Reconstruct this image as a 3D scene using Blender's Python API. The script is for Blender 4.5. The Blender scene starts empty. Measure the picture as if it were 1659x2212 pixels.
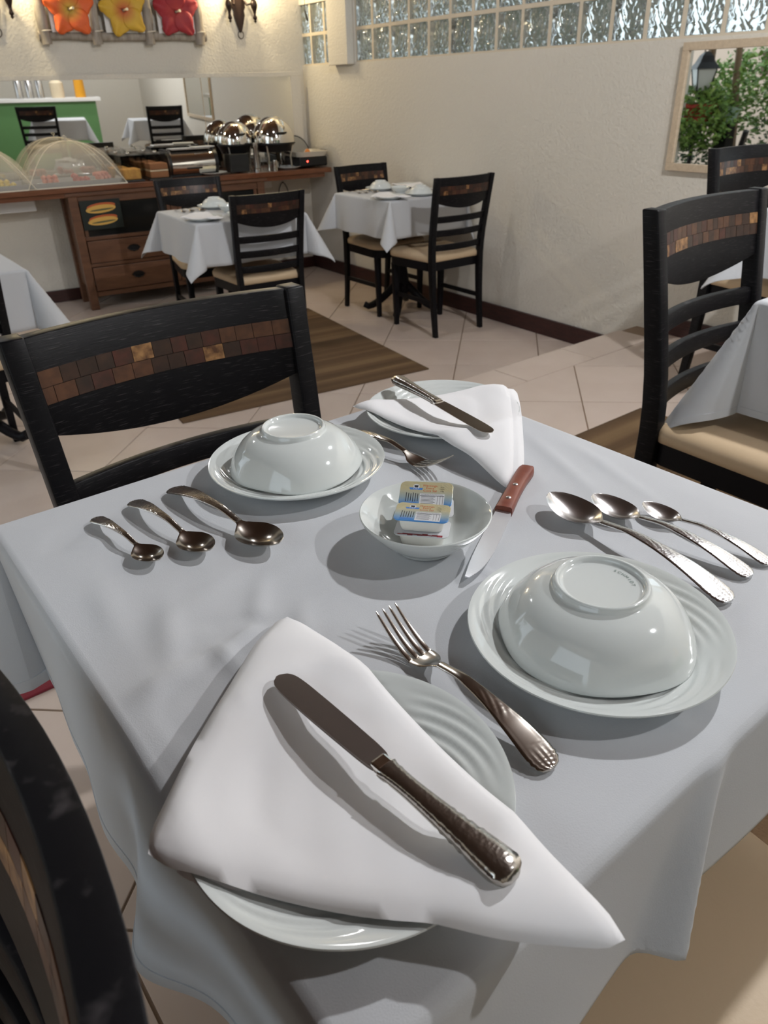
import bpy, math, random
import numpy as np
from mathutils import Vector, Matrix
random.seed(7); np.random.seed(7)
D = bpy.data; S = bpy.context.scene; COL = S.collection
PI = math.pi
# ------------------------------------------------------------------ camera
RC = np.array([[0.78198876, -0.62287901, -0.02270075], [-0.32587902, -0.37753343, -0.86675912], [0.53131577, 0.68519359, -0.4982101]])
FPX = 1593.11; CAM = Vector((0, 0, 1.19))
cam = D.cameras.new('camera'); camo = D.objects.new('camera', cam); COL.objects.link(camo)
ax = RC.T @ np.array([[1, 0, 0], [0, -1, 0], [0, 0, -1]]).T
m = Matrix([[float(ax[i][j]) for j in range(3)] for i in range(3)]).to_4x4()
m.translation = CAM; camo.matrix_world = m
cam.sensor_fit = 'VERTICAL'; cam.sensor_height = 36; cam.lens = FPX / 2212 * 36
cam.clip_start = 0.02; cam.clip_end = 200
cam.dof.use_dof = True; cam.dof.focus_distance = 0.72; cam.dof.aperture_fstop = 14
S.camera = camo
# ------------------------------------------------------------------ sky, exposure
wd = D.worlds.new('world'); S.world = wd; wd.use_nodes = True
bg = wd.node_tree.nodes['Background']; bg.inputs[0].default_value = (0.80, 0.91, 1.0, 1); bg.inputs[1].default_value = 1.6
S.view_settings.view_transform = 'Standard'; S.view_settings.look = 'None'
S.view_settings.exposure = 0.38; S.view_settings.gamma = 1.0; S.view_settings.use_curve_mapping = False
# frames: right wall (local x = out through the wall, y = along it), back wall (local x = along it, y = out through it)
TW = 0.049032; TB = -0.135492; OW = 3.543; OB = 6.331; LZ = -0.205; STEP = 2.357; TT = 0.79
CEIL = 2.75
def rw(x, y, z=0.0):
    return Vector((x * math.cos(TW) + y * math.sin(TW), -x * math.sin(TW) + y * math.cos(TW), z))
def bw(s, t, z=0.0):
    return Vector((s * math.cos(TB) - t * math.sin(TB), s * math.sin(TB) + t * math.cos(TB), z))
# ------------------------------------------------------------------ material helpers
def nmat(name):
    m = D.materials.new(name); m.use_nodes = True
    nt = m.node_tree; b = nt.nodes['Principled BSDF']
    return m, nt, b
def mat(name, col, rough=0.5, metal=0.0, spec=0.5, bump=None, var=None, coat=0.0, sheen=0.0, trans=0.0, ior=1.45, emit=None, alpha=None):
    """bump=(kind, scale, strength, distance, stretch) var=(scale, colour2, stretch, contrast)"""
    m, nt, b = nmat(name); N = nt.nodes; L = nt.links
    b.inputs['Base Color'].default_value = (*col, 1); b.inputs['Roughness'].default_value = rough
    b.inputs['Metallic'].default_value = metal; b.inputs['Specular IOR Level'].default_value = spec
    b.inputs['Coat Weight'].default_value = coat; b.inputs['Sheen Weight'].default_value = sheen
    b.inputs['Transmission Weight'].default_value = trans; b.inputs['IOR'].default_value = ior
    if alpha is not None: b.inputs['Alpha'].default_value = alpha
    if emit: b.inputs['Emission Color'].default_value = (*emit[0], 1); b.inputs['Emission Strength'].default_value = emit[1]
    tc = None
    def coord(st):
        nonlocal tc
        if tc is None: tc = N.new('ShaderNodeTexCoord')
        mp = N.new('ShaderNodeMapping'); mp.inputs['Scale'].default_value = st
        L.new(tc.outputs['Object'], mp.inputs['Vector']); return mp.outputs['Vector']
    if var:
        t = N.new('ShaderNodeTexNoise'); t.inputs['Scale'].default_value = var[0]; t.inputs['Detail'].default_value = 6
        L.new(coord(var[2] if len(var) > 2 else (1, 1, 1)), t.inputs['Vector'])
        r = N.new('ShaderNodeValToRGB'); c = var[3] if len(var) > 3 else 0.2
        r.color_ramp.elements[0].position = 0.5 - c; r.color_ramp.elements[1].position = 0.5 + c
        r.color_ramp.elements[0].color = (*col, 1); r.color_ramp.elements[1].color = (*var[1], 1)
        L.new(t.outputs['Fac'], r.inputs['Fac']); L.new(r.outputs['Color'], b.inputs['Base Color'])
    if bump:
        k, sc, st, dist = bump[:4]
        if k == 'noise':
            t = N.new('ShaderNodeTexNoise'); t.inputs['Detail'].default_value = 5
        elif k == 'voronoi': t = N.new('ShaderNodeTexVoronoi')
        else:
            t = N.new('ShaderNodeTexWave'); t.inputs['Distortion'].default_value = 2
        t.inputs['Scale'].default_value = sc
        L.new(coord(bump[4] if len(bump) > 4 else (1, 1, 1)), t.inputs['Vector'])
        bp = N.new('ShaderNodeBump'); bp.inputs['Strength'].default_value = st; bp.inputs['Distance'].default_value = dist
        L.new(t.outputs[0 if k == 'voronoi' else 'Fac'], bp.inputs['Height']); L.new(bp.outputs['Normal'], b.inputs['Normal'])
    return m
M = {}
M['wall'] = mat('wall_plaster', (0.70, 0.66, 0.585), 0.85, spec=0.2, bump=('noise', 60, 0.55, 0.008))
M['tile'] = mat('floor_tile', (0.66, 0.555, 0.485), 0.32, spec=0.4, var=(5, (0.58, 0.475, 0.405), (1, 1, 1), 0.3))
M['grout'] = mat('grout', (0.30, 0.215, 0.15), 0.9)
M['baseboard'] = mat('baseboard_wood', (0.055, 0.017, 0.014), 0.4, var=(14, (0.028, 0.010, 0.009), (1, 1, 8)))
M['ceiling'] = mat('dark_wood_ceiling', (0.075, 0.036, 0.020), 0.5, var=(6, (0.045, 0.02, 0.012), (1, 10, 1)))
def black_wood():
    m, nt, b = nmat('black_wood'); N = nt.nodes; L = nt.links
    tc = N.new('ShaderNodeTexCoord'); mp = N.new('ShaderNodeMapping'); mp.inputs['Scale'].default_value = (14, 14, 260)
    L.new(tc.outputs['Object'], mp.inputs['Vector'])
    t = N.new('ShaderNodeTexNoise'); t.inputs['Scale'].default_value = 3; t.inputs['Detail'].default_value = 3
    L.new(mp.outputs['Vector'], t.inputs['Vector'])
    r = N.new('ShaderNodeValToRGB'); r.color_ramp.elements[0].position = 0.60; r.color_ramp.elements[1].position = 0.74
    r.color_ramp.elements[0].color = (0.005, 0.0048, 0.006, 1); r.color_ramp.elements[1].color = (0.045, 0.04, 0.042, 1)
    L.new(t.outputs['Fac'], r.inputs['Fac']); L.new(r.outputs['Color'], b.inputs['Base Color'])
    bp = N.new('ShaderNodeBump'); bp.inputs['Strength'].default_value = 0.25; bp.inputs['Distance'].default_value = 0.001
    L.new(t.outputs['Fac'], bp.inputs['Height']); L.new(bp.outputs['Normal'], b.inputs['Normal'])
    b.inputs['Roughness'].default_value = 0.42; b.inputs['Specular IOR Level'].default_value = 0.16
    return m
M['black_wood'] = black_wood()
M['black_plain'] = mat('black_lacquer', (0.007, 0.0065, 0.008), 0.4, spec=0.16)
M['seat'] = mat('beige_leatherette', (0.60, 0.45, 0.29), 0.42, spec=0.35, bump=('noise', 160, 0.12, 0.002))
M['cloth'] = mat('white_tablecloth', (0.60, 0.615, 0.64), 0.9, spec=0.12, sheen=0.1, bump=('noise', 900, 0.25, 0.0006))
M['napkin'] = mat('white_napkin', (0.90, 0.895, 0.91), 0.92, spec=0.1, sheen=0.15, bump=('wave', 900, 0.2, 0.0004))
M['porcelain'] = mat('white_porcelain', (0.72, 0.755, 0.74), 0.09, spec=0.55, coat=0.4)
M['steel'] = mat('brushed_steel', (0.60, 0.585, 0.58), 0.24, 1.0, bump=('noise', 90, 0.05, 0.001, (1, 14, 1)))
M['silver'] = mat('patinated_silver', (0.50, 0.465, 0.42), 0.17, 1.0)
M['silver_relief'] = mat('embossed_silver', (0.52, 0.49, 0.45), 0.2, 1.0, bump=('voronoi', 420, 0.16, 0.0008))
M['steel_relief'] = mat('embossed_steel', (0.66, 0.655, 0.655), 0.2, 1.0, bump=('voronoi', 420, 0.12, 0.0008))
M['dark_silver'] = mat('dark_knife_blade', (0.30, 0.262, 0.245), 0.30, 1.0)
M['chrome'] = mat('chrome', (0.78, 0.76, 0.72), 0.06, 1.0)
M['mirror'] = mat('mirror_glass', (0.86, 0.87, 0.85), 0.015, 1.0)
M['rivet'] = mat('steel_rivet', (0.75, 0.75, 0.75), 0.3, 1.0)
M['red_wood'] = mat('red_wood_handle', (0.17, 0.035, 0.022), 0.38, var=(40, (0.27, 0.085, 0.05), (1, 1, 1), 0.25))
M['counter_wood'] = mat('counter_wood', (0.20, 0.075, 0.034), 0.28, var=(9, (0.13, 0.045, 0.02), (1, 8, 8)), coat=0.3)
M['dresser_wood'] = mat('dresser_wood', (0.17, 0.078, 0.040), 0.45, var=(8, (0.105, 0.046, 0.024), (1, 6, 6)))
M['dark_glass'] = mat('dark_cabinet_glass', (0.012, 0.013, 0.013), 0.12)
M['frame_wood'] = mat('pale_frame_wood', (0.62, 0.50, 0.36), 0.5, var=(12, (0.52, 0.41, 0.29), (1, 6, 6)))
M['drift_wood'] = mat('weathered_wood', (0.44, 0.39, 0.33), 0.8, var=(10, (0.28, 0.24, 0.20), (5, 1, 1)), bump=('noise', 40, 0.5, 0.004))
M['bronze'] = mat('dark_bronze', (0.030, 0.017, 0.013), 0.34, 0.35)
M['white_board'] = mat('white_board', (0.80, 0.79, 0.77), 0.7)
M['black_metal'] = mat('black_metal', (0.012, 0.012, 0.013), 0.4, 0.3)
M['mesh_net'] = mat('white_net', (0.80, 0.76, 0.66), 0.9, alpha=0.28)
M['net_cord'] = mat('cream_cord', (0.78, 0.72, 0.60), 0.8)
M['clear'] = mat('clear_acrylic', (0.93, 0.95, 0.95), 0.06, trans=1.0, ior=1.15, alpha=0.22)
M['green_paint'] = mat('green_counter_paint', (0.10, 0.235, 0.085), 0.5)
M['grey_tray'] = mat('grey_plastic_tray', (0.42, 0.41, 0.40), 0.5)
M['outside_ground'] = mat('garden_soil', (0.07, 0.075, 0.035), 0.95)
M['garden_wall'] = mat('garden_wall_paint', (0.62, 0.47, 0.37), 0.9)
M['bark'] = mat('tree_bark', (0.20, 0.145, 0.095), 0.9, bump=('noise', 30, 0.6, 0.01))
def leaf_mat(name, c1, c2):
    m, nt, b = nmat(name); N = nt.nodes; L = nt.links
    g = N.new('ShaderNodeNewGeometry'); r = N.new('ShaderNodeValToRGB')
    r.color_ramp.elements[0].color = (*c1, 1); r.color_ramp.elements[1].color = (*c2, 1)
    L.new(g.outputs['Random Per Island'], r.inputs['Fac']); L.new(r.outputs['Color'], b.inputs['Base Color'])
    b.inputs['Roughness'].default_value = 0.5; b.inputs['Subsurface Weight'].default_value = 0.0
    return m
M['leaf'] = leaf_mat('green_leaves', (0.07, 0.17, 0.03), (0.28, 0.44, 0.11))
M['leaf_dark'] = leaf_mat('dark_green_leaves', (0.018, 0.05, 0.015), (0.08, 0.15, 0.04))
# ------------------------------------------------------------------ mesh helpers
class G:
    def __init__(s): s.v = []; s.f = []; s.mi = []
    def add(s, vs, fs, mi=0, T=None):
        o = len(s.v)
        for p in vs:
            p = Vector(p); s.v.append(tuple(T @ p) if T is not None else tuple(p))
        for q in fs: s.f.append([i + o for i in q]); s.mi.append(mi)
        return s
    def box(s, c, d, mi=0, T=None, rz=0.0):
        x, y, z = (k / 2 for k in d); vs = []
        cr, sr = math.cos(rz), math.sin(rz)
        for a, b, e in ((-1,-1,-1),(1,-1,-1),(1,1,-1),(-1,1,-1),(-1,-1,1),(1,-1,1),(1,1,1),(-1,1,1)):
            px, py = a * x, b * y
            vs.append((c[0] + px * cr - py * sr, c[1] + px * sr + py * cr, c[2] + e * z))
        return s.add(vs, [(3,2,1,0),(4,5,6,7),(0,1,5,4),(1,2,6,5),(2,3,7,6),(3,0,4,7)], mi, T)
    def lathe(s, prof, n=48, c=(0, 0, 0), mi=0, T=None, fn=None):
        """prof: (r,z) list from start to end; fn(r,z,a)->(r,z)"""
        vs = []; k = len(prof); fs = []
        for j in range(n):
            a = 2 * PI * j / n
            for (r, z) in prof:
                if fn: r, z = fn(r, z, a)
                vs.append((c[0] + r * math.cos(a), c[1] + r * math.sin(a), c[2] + z))
        for j in range(n):
            j2 = (j + 1) % n
            for i in range(k - 1):
                a, b, cc, d = j * k + i, j2 * k + i, j2 * k + i + 1, j * k + i + 1
                if prof[i][0] < 1e-7: fs.append((a, cc, d))
                elif prof[i + 1][0] < 1e-7: fs.append((a, b, d))
                else: fs.append((a, b, cc, d))
        return s.add(vs, fs, mi, T)
    def loft(s, secs, mi=0, T=None, caps=True, closed=True):
        n = len(secs[0]); vs = [p for q in secs for p in q]; fs = []
        for i in range(len(secs) - 1):
            for j in range(n if closed else n - 1):
                j2 = (j + 1) % n; fs.append((i * n + j, i * n + j2, (i + 1) * n + j2, (i + 1) * n + j))
        if caps and closed: fs.append(tuple(range(n - 1, -1, -1))); fs.append(tuple((len(secs) - 1) * n + j for j in range(n)))
        return s.add(vs, fs, mi, T)
    def tube(s, pts, rad, n=8, mi=0, T=None, closed=False):
        pts = [Vector(p) for p in pts]; secs = []; k = len(pts)
        up = Vector((0.13, 0.27, 0.95))
        for i, p in enumerate(pts):
            if closed: d = pts[(i + 1) % k] - pts[i - 1]
            else: d = pts[min(i + 1, k - 1)] - pts[max(i - 1, 0)]
            d.normalize(); a = d.cross(up)
            if a.length < 1e-3: a = d.cross(Vector((1, 0, 0)))
            a.normalize(); b = d.cross(a); r = rad[i] if isinstance(rad, (list, tuple)) else rad
            secs.append([p + (a * math.cos(2 * PI * q / n) + b * math.sin(2 * PI * q / n)) * r for q in range(n)])
        if closed: secs.append(secs[0]); return s.loft(secs, mi, T, caps=False)
        return s.loft(secs, mi, T)
    def prism(s, poly, z0, z1, mi=0, T=None):
        n = len(poly)
        return s.loft([[(p[0], p[1], z0) for p in poly], [(p[0], p[1], z1) for p in poly]], mi, T)
    def grid(s, fn, nu, nv, mi=0, T=None):
        vs = [fn(i / nu, j / nv) for j in range(nv + 1) for i in range(nu + 1)]
        fs = [(j * (nu + 1) + i, j * (nu + 1) + i + 1, (j + 1) * (nu + 1) + i + 1, (j + 1) * (nu + 1) + i) for j in range(nv) for i in range(nu)]
        return s.add(vs, fs, mi, T)
    def mesh(s, name, mats, smooth=None, bevel=0.0, fixn=True):
        import bmesh
        me = D.meshes.new(name); me.from_pydata([tuple(map(float, v)) for v in s.v], [], s.f)
        for mt in mats if isinstance(mats, (list, tuple)) else [mats]: me.materials.append(M[mt] if isinstance(mt, str) else mt)
        for p, k in zip(me.polygons, s.mi): p.material_index = k
        if bevel or fixn:
            bm = bmesh.new(); bm.from_mesh(me)
            if fixn: bmesh.ops.recalc_face_normals(bm, faces=bm.faces)
            if bevel:
                es = [e for e in bm.edges if len(e.link_faces) == 2 and e.calc_face_angle(0) > 0.6]
                bmesh.ops.bevel(bm, geom=es, offset=bevel, segments=2, profile=0.5, affect='EDGES')
            bm.to_mesh(me); bm.free()
        if smooth is not None:
            me.shade_smooth(); me.set_sharp_from_angle(angle=math.radians(smooth))
        return me
    def build(s, name, mats, parent=None, smooth=None, bevel=0.0, loc=(0, 0, 0), rz=0.0, fixn=True):
        return obj(name, s.mesh(name, mats, smooth, bevel, fixn), parent, loc, rz)
def obj(name, me, parent=None, loc=(0, 0, 0), rz=0.0):
    o = D.objects.new(name, me); COL.objects.link(o); o.location = loc; o.rotation_euler = (0, 0, rz)
    if parent: o.parent = parent
    return o
def tag(o, label, cat, group=None, kind=None):
    if label: o['label'] = label
    if cat: o['category'] = cat
    if group: o['group'] = group
    if kind: o['kind'] = kind
    return o
def thing(name, label, cat, loc=(0, 0, 0), rz=0.0, group=None):
    o = obj(name, None, None, loc, rz); o.empty_display_size = 0.05
    return tag(o, label, cat, group)
def struct(o): o['kind'] = 'structure'; return o
def dup(o, loc=None, rz=None, label=None, group=None, parent=None):
    c = o.copy(); COL.objects.link(c); c.parent = parent
    if parent is None:
        if loc is not None: c.location = loc
        if rz is not None: c.rotation_euler = (0, 0, rz)
        if label: c['label'] = label
        if group: c['group'] = group
    for ch in list(o.children):
        d = dup(ch, parent=c)
    return c
def text_mesh(body, size, name):
    cu = D.curves.new(name, 'FONT'); cu.body = body; cu.size = size; cu.align_x = 'CENTER'; cu.align_y = 'CENTER'; cu.resolution_u = 2
    o = D.objects.new(name, cu); COL.objects.link(o)
    dg = bpy.context.evaluated_depsgraph_get(); me = D.meshes.new_from_object(o.evaluated_get(dg))
    D.objects.remove(o); D.curves.remove(cu); me.materials.clear(); return me
def lerp(a, b, t): return a + (b - a) * t
def sm(t): t = min(1, max(0, t)); return t * t * (3 - 2 * t)
def interp(x, xs, ys): return float(np.interp(x, xs, ys))
def sinterp(x, xs, ys):
    """smooth (cosine-free Catmull-Rom) interpolation"""
    xs = list(xs); n = len(xs)
    if x <= xs[0]: return ys[0]
    if x >= xs[-1]: return ys[-1]
    i = max(k for k in range(n - 1) if xs[k] <= x)
    t = (x - xs[i]) / (xs[i + 1] - xs[i]); p1, p2 = ys[i], ys[i + 1]
    d1 = (ys[i + 1] - ys[i - 1]) / (xs[i + 1] - xs[i - 1]) * (xs[i + 1] - xs[i]) if i > 0 else p2 - p1
    d2 = (ys[i + 2] - ys[i]) / (xs[i + 2] - xs[i]) * (xs[i + 1] - xs[i]) if i < n - 2 else p2 - p1
    return (2*t**3-3*t**2+1)*p1 + (t**3-2*t**2+t)*d1 + (-2*t**3+3*t**2)*p2 + (t**3-t**2)*d2
# ------------------------------------------------------------------ ceiling lamps (the room's own lamps)
def point(name, loc, watt, col, rad, parent=None):
    l = D.lights.new(name, 'POINT'); l.energy = watt; l.color = col; l.shadow_soft_size = rad
    o = D.objects.new(name, l); COL.objects.link(o); o.location = loc
    if parent: o.parent = parent
    return o
LAMPS = [((2.15, 0.47), 94, 'ceiling lamp with a round white shade over the right hand table'),
         ((1.85, -1.05), 54, 'ceiling lamp with a round white shade behind the camera'),
         ((2.35, 3.6), 13, 'ceiling lamp with a round white shade above the two far tables'),
         ((0.35, 4.2), 9, 'ceiling lamp with a round white shade above the leftmost table')]
def ceiling_lamp(xy, watt, label):
    t = thing('ceiling_lamp', label, 'lamp', (xy[0], xy[1], CEIL - 0.004), 0, 'ceiling lamps')
    G().lathe([(0, 0), (0.055, 0), (0.055, -0.02), (0.012, -0.025), (0.012, -0.09), (0, -0.09)], 24).build('canopy', 'white_board', t, 40)
    G().lathe([(0.03, -0.085), (0.09, -0.12), (0.115, -0.17), (0.112, -0.17), (0.088, -0.123), (0.03, -0.09)], 32).build('shade', 'white_board', t, 40)
    g = G().lathe([(0, -0.09), (0.018, -0.10), (0.034, -0.135), (0.034, -0.155), (0.02, -0.18), (0, -0.186)], 20)
    g.build('bulb', 'bulb_glow', t, 60)
    point('bulb_light', (0, 0, -0.215), watt, (0.97, 0.98, 1.0), 0.035, t)
M['bulb_glow'] = mat('lit_bulb', (1, 0.95, 0.85), 0.4, emit=((1, 0.92, 0.8), 12))
for xy, wt, lb in LAMPS: ceiling_lamp(xy, wt, lb)
# ------------------------------------------------------------------ floors
def clip(poly, n, d):
    out = []; k = len(poly)
    for i in range(k):
        a, b = poly[i], poly[(i + 1) % k]
        da = a[0] * n[0] + a[1] * n[1] - d; db_ = b[0] * n[0] + b[1] * n[1] - d
        if da <= 0: out.append(a)
        if (da < 0 < db_) or (db_ < 0 < da):
            t = da / (da - db_); out.append((a[0] + (b[0] - a[0]) * t, a[1] + (b[1] - a[1]) * t))
    return out
def area(p): return abs(sum(p[i][0] * p[(i + 1) % len(p)][1] - p[(i + 1) % len(p)][0] * p[i][1] for i in range(len(p)))) / 2
NW = (math.cos(TW), -math.sin(TW)); NB = (-math.sin(TB), math.cos(TB))
GA = math.radians(43); PIT = 0.4745; HG = 0.0028
gn = (math.sin(GA), math.cos(GA)); gm = (math.sin(GA), -math.cos(GA))
def tile_floor(parent, z, on, om, planes, nrange, mrange):
    cache = {}; det = gn[0] * gm[1] - gn[1] * gm[0]
    def pt(a, b): return ((a * gm[1] - b * gn[1]) / det, (gn[0] * b - gm[0] * a) / det)
    for i in range(*nrange):
        for j in range(*mrange):
            a0, a1 = on + i * PIT + HG, on + (i + 1) * PIT - HG; b0, b1 = om + j * PIT + HG, om + (j + 1) * PIT - HG
            poly = [pt(a0, b0), pt(a1, b0), pt(a1, b1), pt(a0, b1)]
            c = (sum(p[0] for p in poly) / 4, sum(p[1] for p in poly) / 4); full = True
            for n, d in planes:
                q = clip(poly, n, d)
                if len(q) != 4 or q != poly: full = False
                poly = q
                if len(poly) < 3: break
            if len(poly) < 3 or area(poly) < 0.0006: continue
            key = 'full' if full else (i, j)
            if key not in cache:
                cc = c if full else c
                g = G().prism([(p[0] - cc[0], p[1] - cc[1]) for p in poly], -0.006, 0.0)
                cache[key] = g.mesh('tile', 'tile', None, 0.0012)
            o = obj('tile', cache[key], parent, (c[0], c[1], z + random.uniform(-0.0004, 0.0004)))
XL = -1.35; YF = -3.4
# platform
wall_end = [(NW, OW)]
g = G().box(((XL + 4.0) / 2, (YF + STEP) / 2, -0.1), (4.0 - XL, STEP - YF, 0.192))
floor = struct(g.build('floor', 'grout'))
tile_floor(floor, 0.0, 0.672, -0.572, [(NW, OW), ((0, 1), 2.149), ((-1, 0), -0.078), ((0, -1), 1.3)], (-4, 9), (-4, 9))
for k in range(-12, 8):     # border row along the platform's left side
    p = clip([(-0.42, -1.3 + 0.5 * k * 0.9 + HG), (0.072, -1.3 + 0.45 * k + HG), (0.072, -1.3 + 0.45 * (k + 1) - HG), (-0.42, -1.3 + 0.45 * (k + 1) - HG)], (0, 1), 2.149)
    if len(p) > 2 and p[0][1] > -1.4: G().prism(p, -0.006, 0).build('tile', 'tile', floor, None, 0.001)
for k in range(12):         # nosing row at the step edge
    x0 = -2.405 + 0.4935 * k + HG; x1 = x0 + 0.4935 - 2 * HG
    p = clip([(x0, 2.155), (x1, 2.155), (x1, STEP + 0.012), (x0, STEP + 0.012)], NW, OW)
    p = clip(p, (-1, 0), 1.3)
    if len(p) > 2: G().prism(p, -0.03, 0.0).build('nosing_tile', 'tile', floor, None, 0.003)
rs = G().box(((XL + 3.66) / 2, STEP - 0.004, LZ / 2 - 0.02), (3.66 - XL, 0.012, -LZ - 0.04)); rs.build('riser', 'tile', floor)
# lower floor
g = G().box(((XL + 4.2) / 2, (STEP - 0.2 + 7.0) / 2, LZ - 0.106), (4.2 - XL, 7.2 - STEP, 0.2))
lower = struct(g.build('floor', 'grout')); lower.name = 'floor_lower'
tile_floor(lower, LZ, 4.141, -0.226, [(NW, OW), (NB, OB), ((0, -1), -STEP), ((-1, 0), -XL)], (-7, 6), (-12, 5))
# ------------------------------------------------------------------ right wall with glass blocks
WT = 0.14; BP = 0.2115; BH = 0.208; BZ = 1.36; Y1 = 5.285; YC = 6.062; NC = 21; YE = Y1 - NC * BP
wr = G()
def wseg(g, y0, y1, z0, z1): g.box((OW + WT / 2, (y0 + y1) / 2, (z0 + z1) / 2), (WT, y1 - y0, z1 - z0))
wseg(wr, -4.2, YC + 0.2, LZ - 0.2, BZ); wseg(wr, -4.2, YE, BZ, CEIL); wseg(wr, YE, Y1, BZ + 3 * BH, CEIL)
wseg(wr, Y1, 5.56, BZ, CEIL); wseg(wr, 5.56, YC + 0.2, BZ + 2 * BH - 0.01, CEIL)
wall_right = struct(wr.build('wall_right', 'wall', rz=-TW))
struct(G().box((OW - 0.03, (5.29 + 5.56) / 2, (1.348 + CEIL) / 2), (0.06, 0.262, CEIL - 1.348)).build('trim_1', 'wall', rz=-TW, bevel=0.004))
M['mortar'] = mat('mortar', (0.66, 0.58, 0.46), 0.9)
def glass_block_mat():
    m, nt, b = nmat('glass_block'); N = nt.nodes; L = nt.links
    b.inputs['Base Color'].default_value = (0.80, 0.86, 0.85, 1); b.inputs['Roughness'].default_value = 0.04
    b.inputs['Transmission Weight'].default_value = 0.86; b.inputs['IOR'].default_value = 1.45
    tc = N.new('ShaderNodeTexCoord'); mp = N.new('ShaderNodeMapping'); mp.inputs['Scale'].default_value = (1, 1, 0.8)
    L.new(tc.outputs['Object'], mp.inputs['Vector'])
    t = N.new('ShaderNodeTexNoise'); t.inputs['Scale'].default_value = 13; t.inputs['Detail'].default_value = 0.0; t.inputs['Distortion'].default_value = 2.2
    L.new(mp.outputs['Vector'], t.inputs['Vector'])
    bp = N.new('ShaderNodeBump'); bp.inputs['Strength'].default_value = 1.0; bp.inputs['Distance'].default_value = 0.022
    L.new(t.outputs['Fac'], bp.inputs['Height']); L.new(bp.outputs['Normal'], b.inputs['Normal'])
    return m
M['glass_block'] = glass_block_mat()
def block_window(name, ys, rows, ymin, ymax):
    w = struct(obj(name, None)); w.rotation_euler = (0, 0, -TW)
    mo = G(); zt = BZ + rows * BH; JT = 0.022
    for k in range(rows + 1): mo.box((OW + 0.05, (ymin + ymax) / 2, BZ + k * BH), (0.07, ymax - ymin, JT))
    for y in ys: mo.box((OW + 0.0501, y, (BZ + zt) / 2), (0.07, JT, zt - BZ))
    mo.build('mortar_joints', 'mortar', w)
    full = {}
    for a, b in zip(ys[:-1], ys[1:]):
        for k in range(rows):
            wd_ = abs(b - a) - JT; key = round(wd_, 3)
            if key not in full: full[key] = G().box((0, 0, 0), (0.075, wd_, BH - JT)).mesh('glass_block', 'glass_block', 30, 0.008)
            obj('glass_block', full[key], w, (OW + 0.052 + random.uniform(-0.002, 0.002), (a + b) / 2, BZ + (k + 0.5) * BH))
    return w
block_window('window_1', [Y1 - BP * k for k in range(NC + 1)], 3, YE, Y1)
block_window('window_2', [5.56, 5.715, 5.915, YC], 2, 5.56, YC)
# baseboards
struct(G().box((OW - 0.011, (STEP + 0.01 + YC) / 2, LZ + 0.052), (0.022, YC - STEP - 0.01, 0.104)).build('baseboard_right', 'baseboard', rz=-TW, bevel=0.003))
ub = G().box((OW - 0.011, (STEP - 0.004 - 3.4) / 2, 0.047), (0.022, STEP - 0.004 + 3.4, 0.094)).build('baseboard_right_upper', 'baseboard', rz=-TW, bevel=0.003); struct(ub)
# ------------------------------------------------------------------ back wall, other walls, ceiling
struct(G().box(((-1.9 + 3.02) / 2, OB + 0.08, (LZ + CEIL) / 2), (4.98, 0.16, CEIL - LZ)).build('wall_back', 'wall', rz=TB))
struct(G().box(((-1.9 + 3.0) / 2, OB - 0.011, LZ + 0.045), (4.88, 0.022, 0.09)).build('baseboard_back', 'baseboard', rz=TB, bevel=0.003))
struct(G().box((1.2, YF - 0.08, CEIL / 2 - 0.1), (5.6, 0.16, CEIL + 0.2)).build('wall_front', 'wall'))
wl = G()
for y0, y1 in ((YF, -1.0), (0.5, 2.55), (6.2, 6.75)): wl.box((XL - 0.08, (y0 + y1) / 2, (LZ + CEIL) / 2), (0.16, y1 - y0, CEIL - LZ))  # unseen wall; stretch beside the near table added to hold back daylight
wl.box((XL - 0.08, (YF + 6.75) / 2, (2.3 + CEIL) / 2), (0.16, 6.75 - YF, CEIL - 2.3)); wl.box((XL - 0.08, -0.25, (LZ + 0.95) / 2), (0.16, 1.5, 0.95 - LZ))
struct(wl.build('wall_left', 'wall'))
struct(G().box((1.25, 1.6, CEIL + 0.06), (6.2, 10.4, 0.12)).build('ceiling', 'ceiling'))
# ------------------------------------------------------------------ wall mirrors
t = thing('wall_mirror', 'framed wall mirror on the right wall showing the garden', 'mirror', (0, 0, 0), -TW)
y0, y1, z0, z1, fw = 2.49, 0.95, 0.80, 1.343, 0.034
for nm, c, d in (('frame_rail', (OW - 0.012, (y0 + y1) / 2, z1 - fw / 2), (0.024, y0 - y1, fw)), ('frame_rail', (OW - 0.012, (y0 + y1) / 2, z0 + fw / 2), (0.024, y0 - y1, fw)),
                 ('frame_stile', (OW - 0.012, y0 - fw / 2, (z0 + z1) / 2), (0.024, fw, z1 - z0 - 2 * fw)), ('frame_stile', (OW - 0.012, y1 + fw / 2, (z0 + z1) / 2), (0.024, fw, z1 - z0 - 2 * fw))):
    G().box(c, d).build(nm, 'frame_wood', t, None, 0.002)
G().box((OW - 0.006, (y0 + y1) / 2, (z0 + z1) / 2), (0.012, y0 - y1 - 2 * fw, z1 - z0 - 2 * fw)).build('mirror_glass', 'mirror', t)
t = thing('wall_mirror', 'long buffet mirror on the back wall reflecting tables and green counter', 'mirror', bw(0, OB, 1.29), TB)
t.rotation_euler = (0.012, 0, TB - 0.014)
for a, b in ((-0.4, 2.121), (2.125, 2.864)): G().box(((a + b) / 2, -0.012, -0.32), (b - a, 0.01, 0.64)).build('mirror_pane', 'mirror', t)
G().box((1.27, -0.012, 0.015), (3.36, 0.02, 0.03)).build('frame_rail', 'wall', t, None, 0.002)
G().box((2.907, -0.012, -0.32), (0.084, 0.02, 0.64)).build('frame_stile', 'wall', t, None, 0.002)
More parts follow.
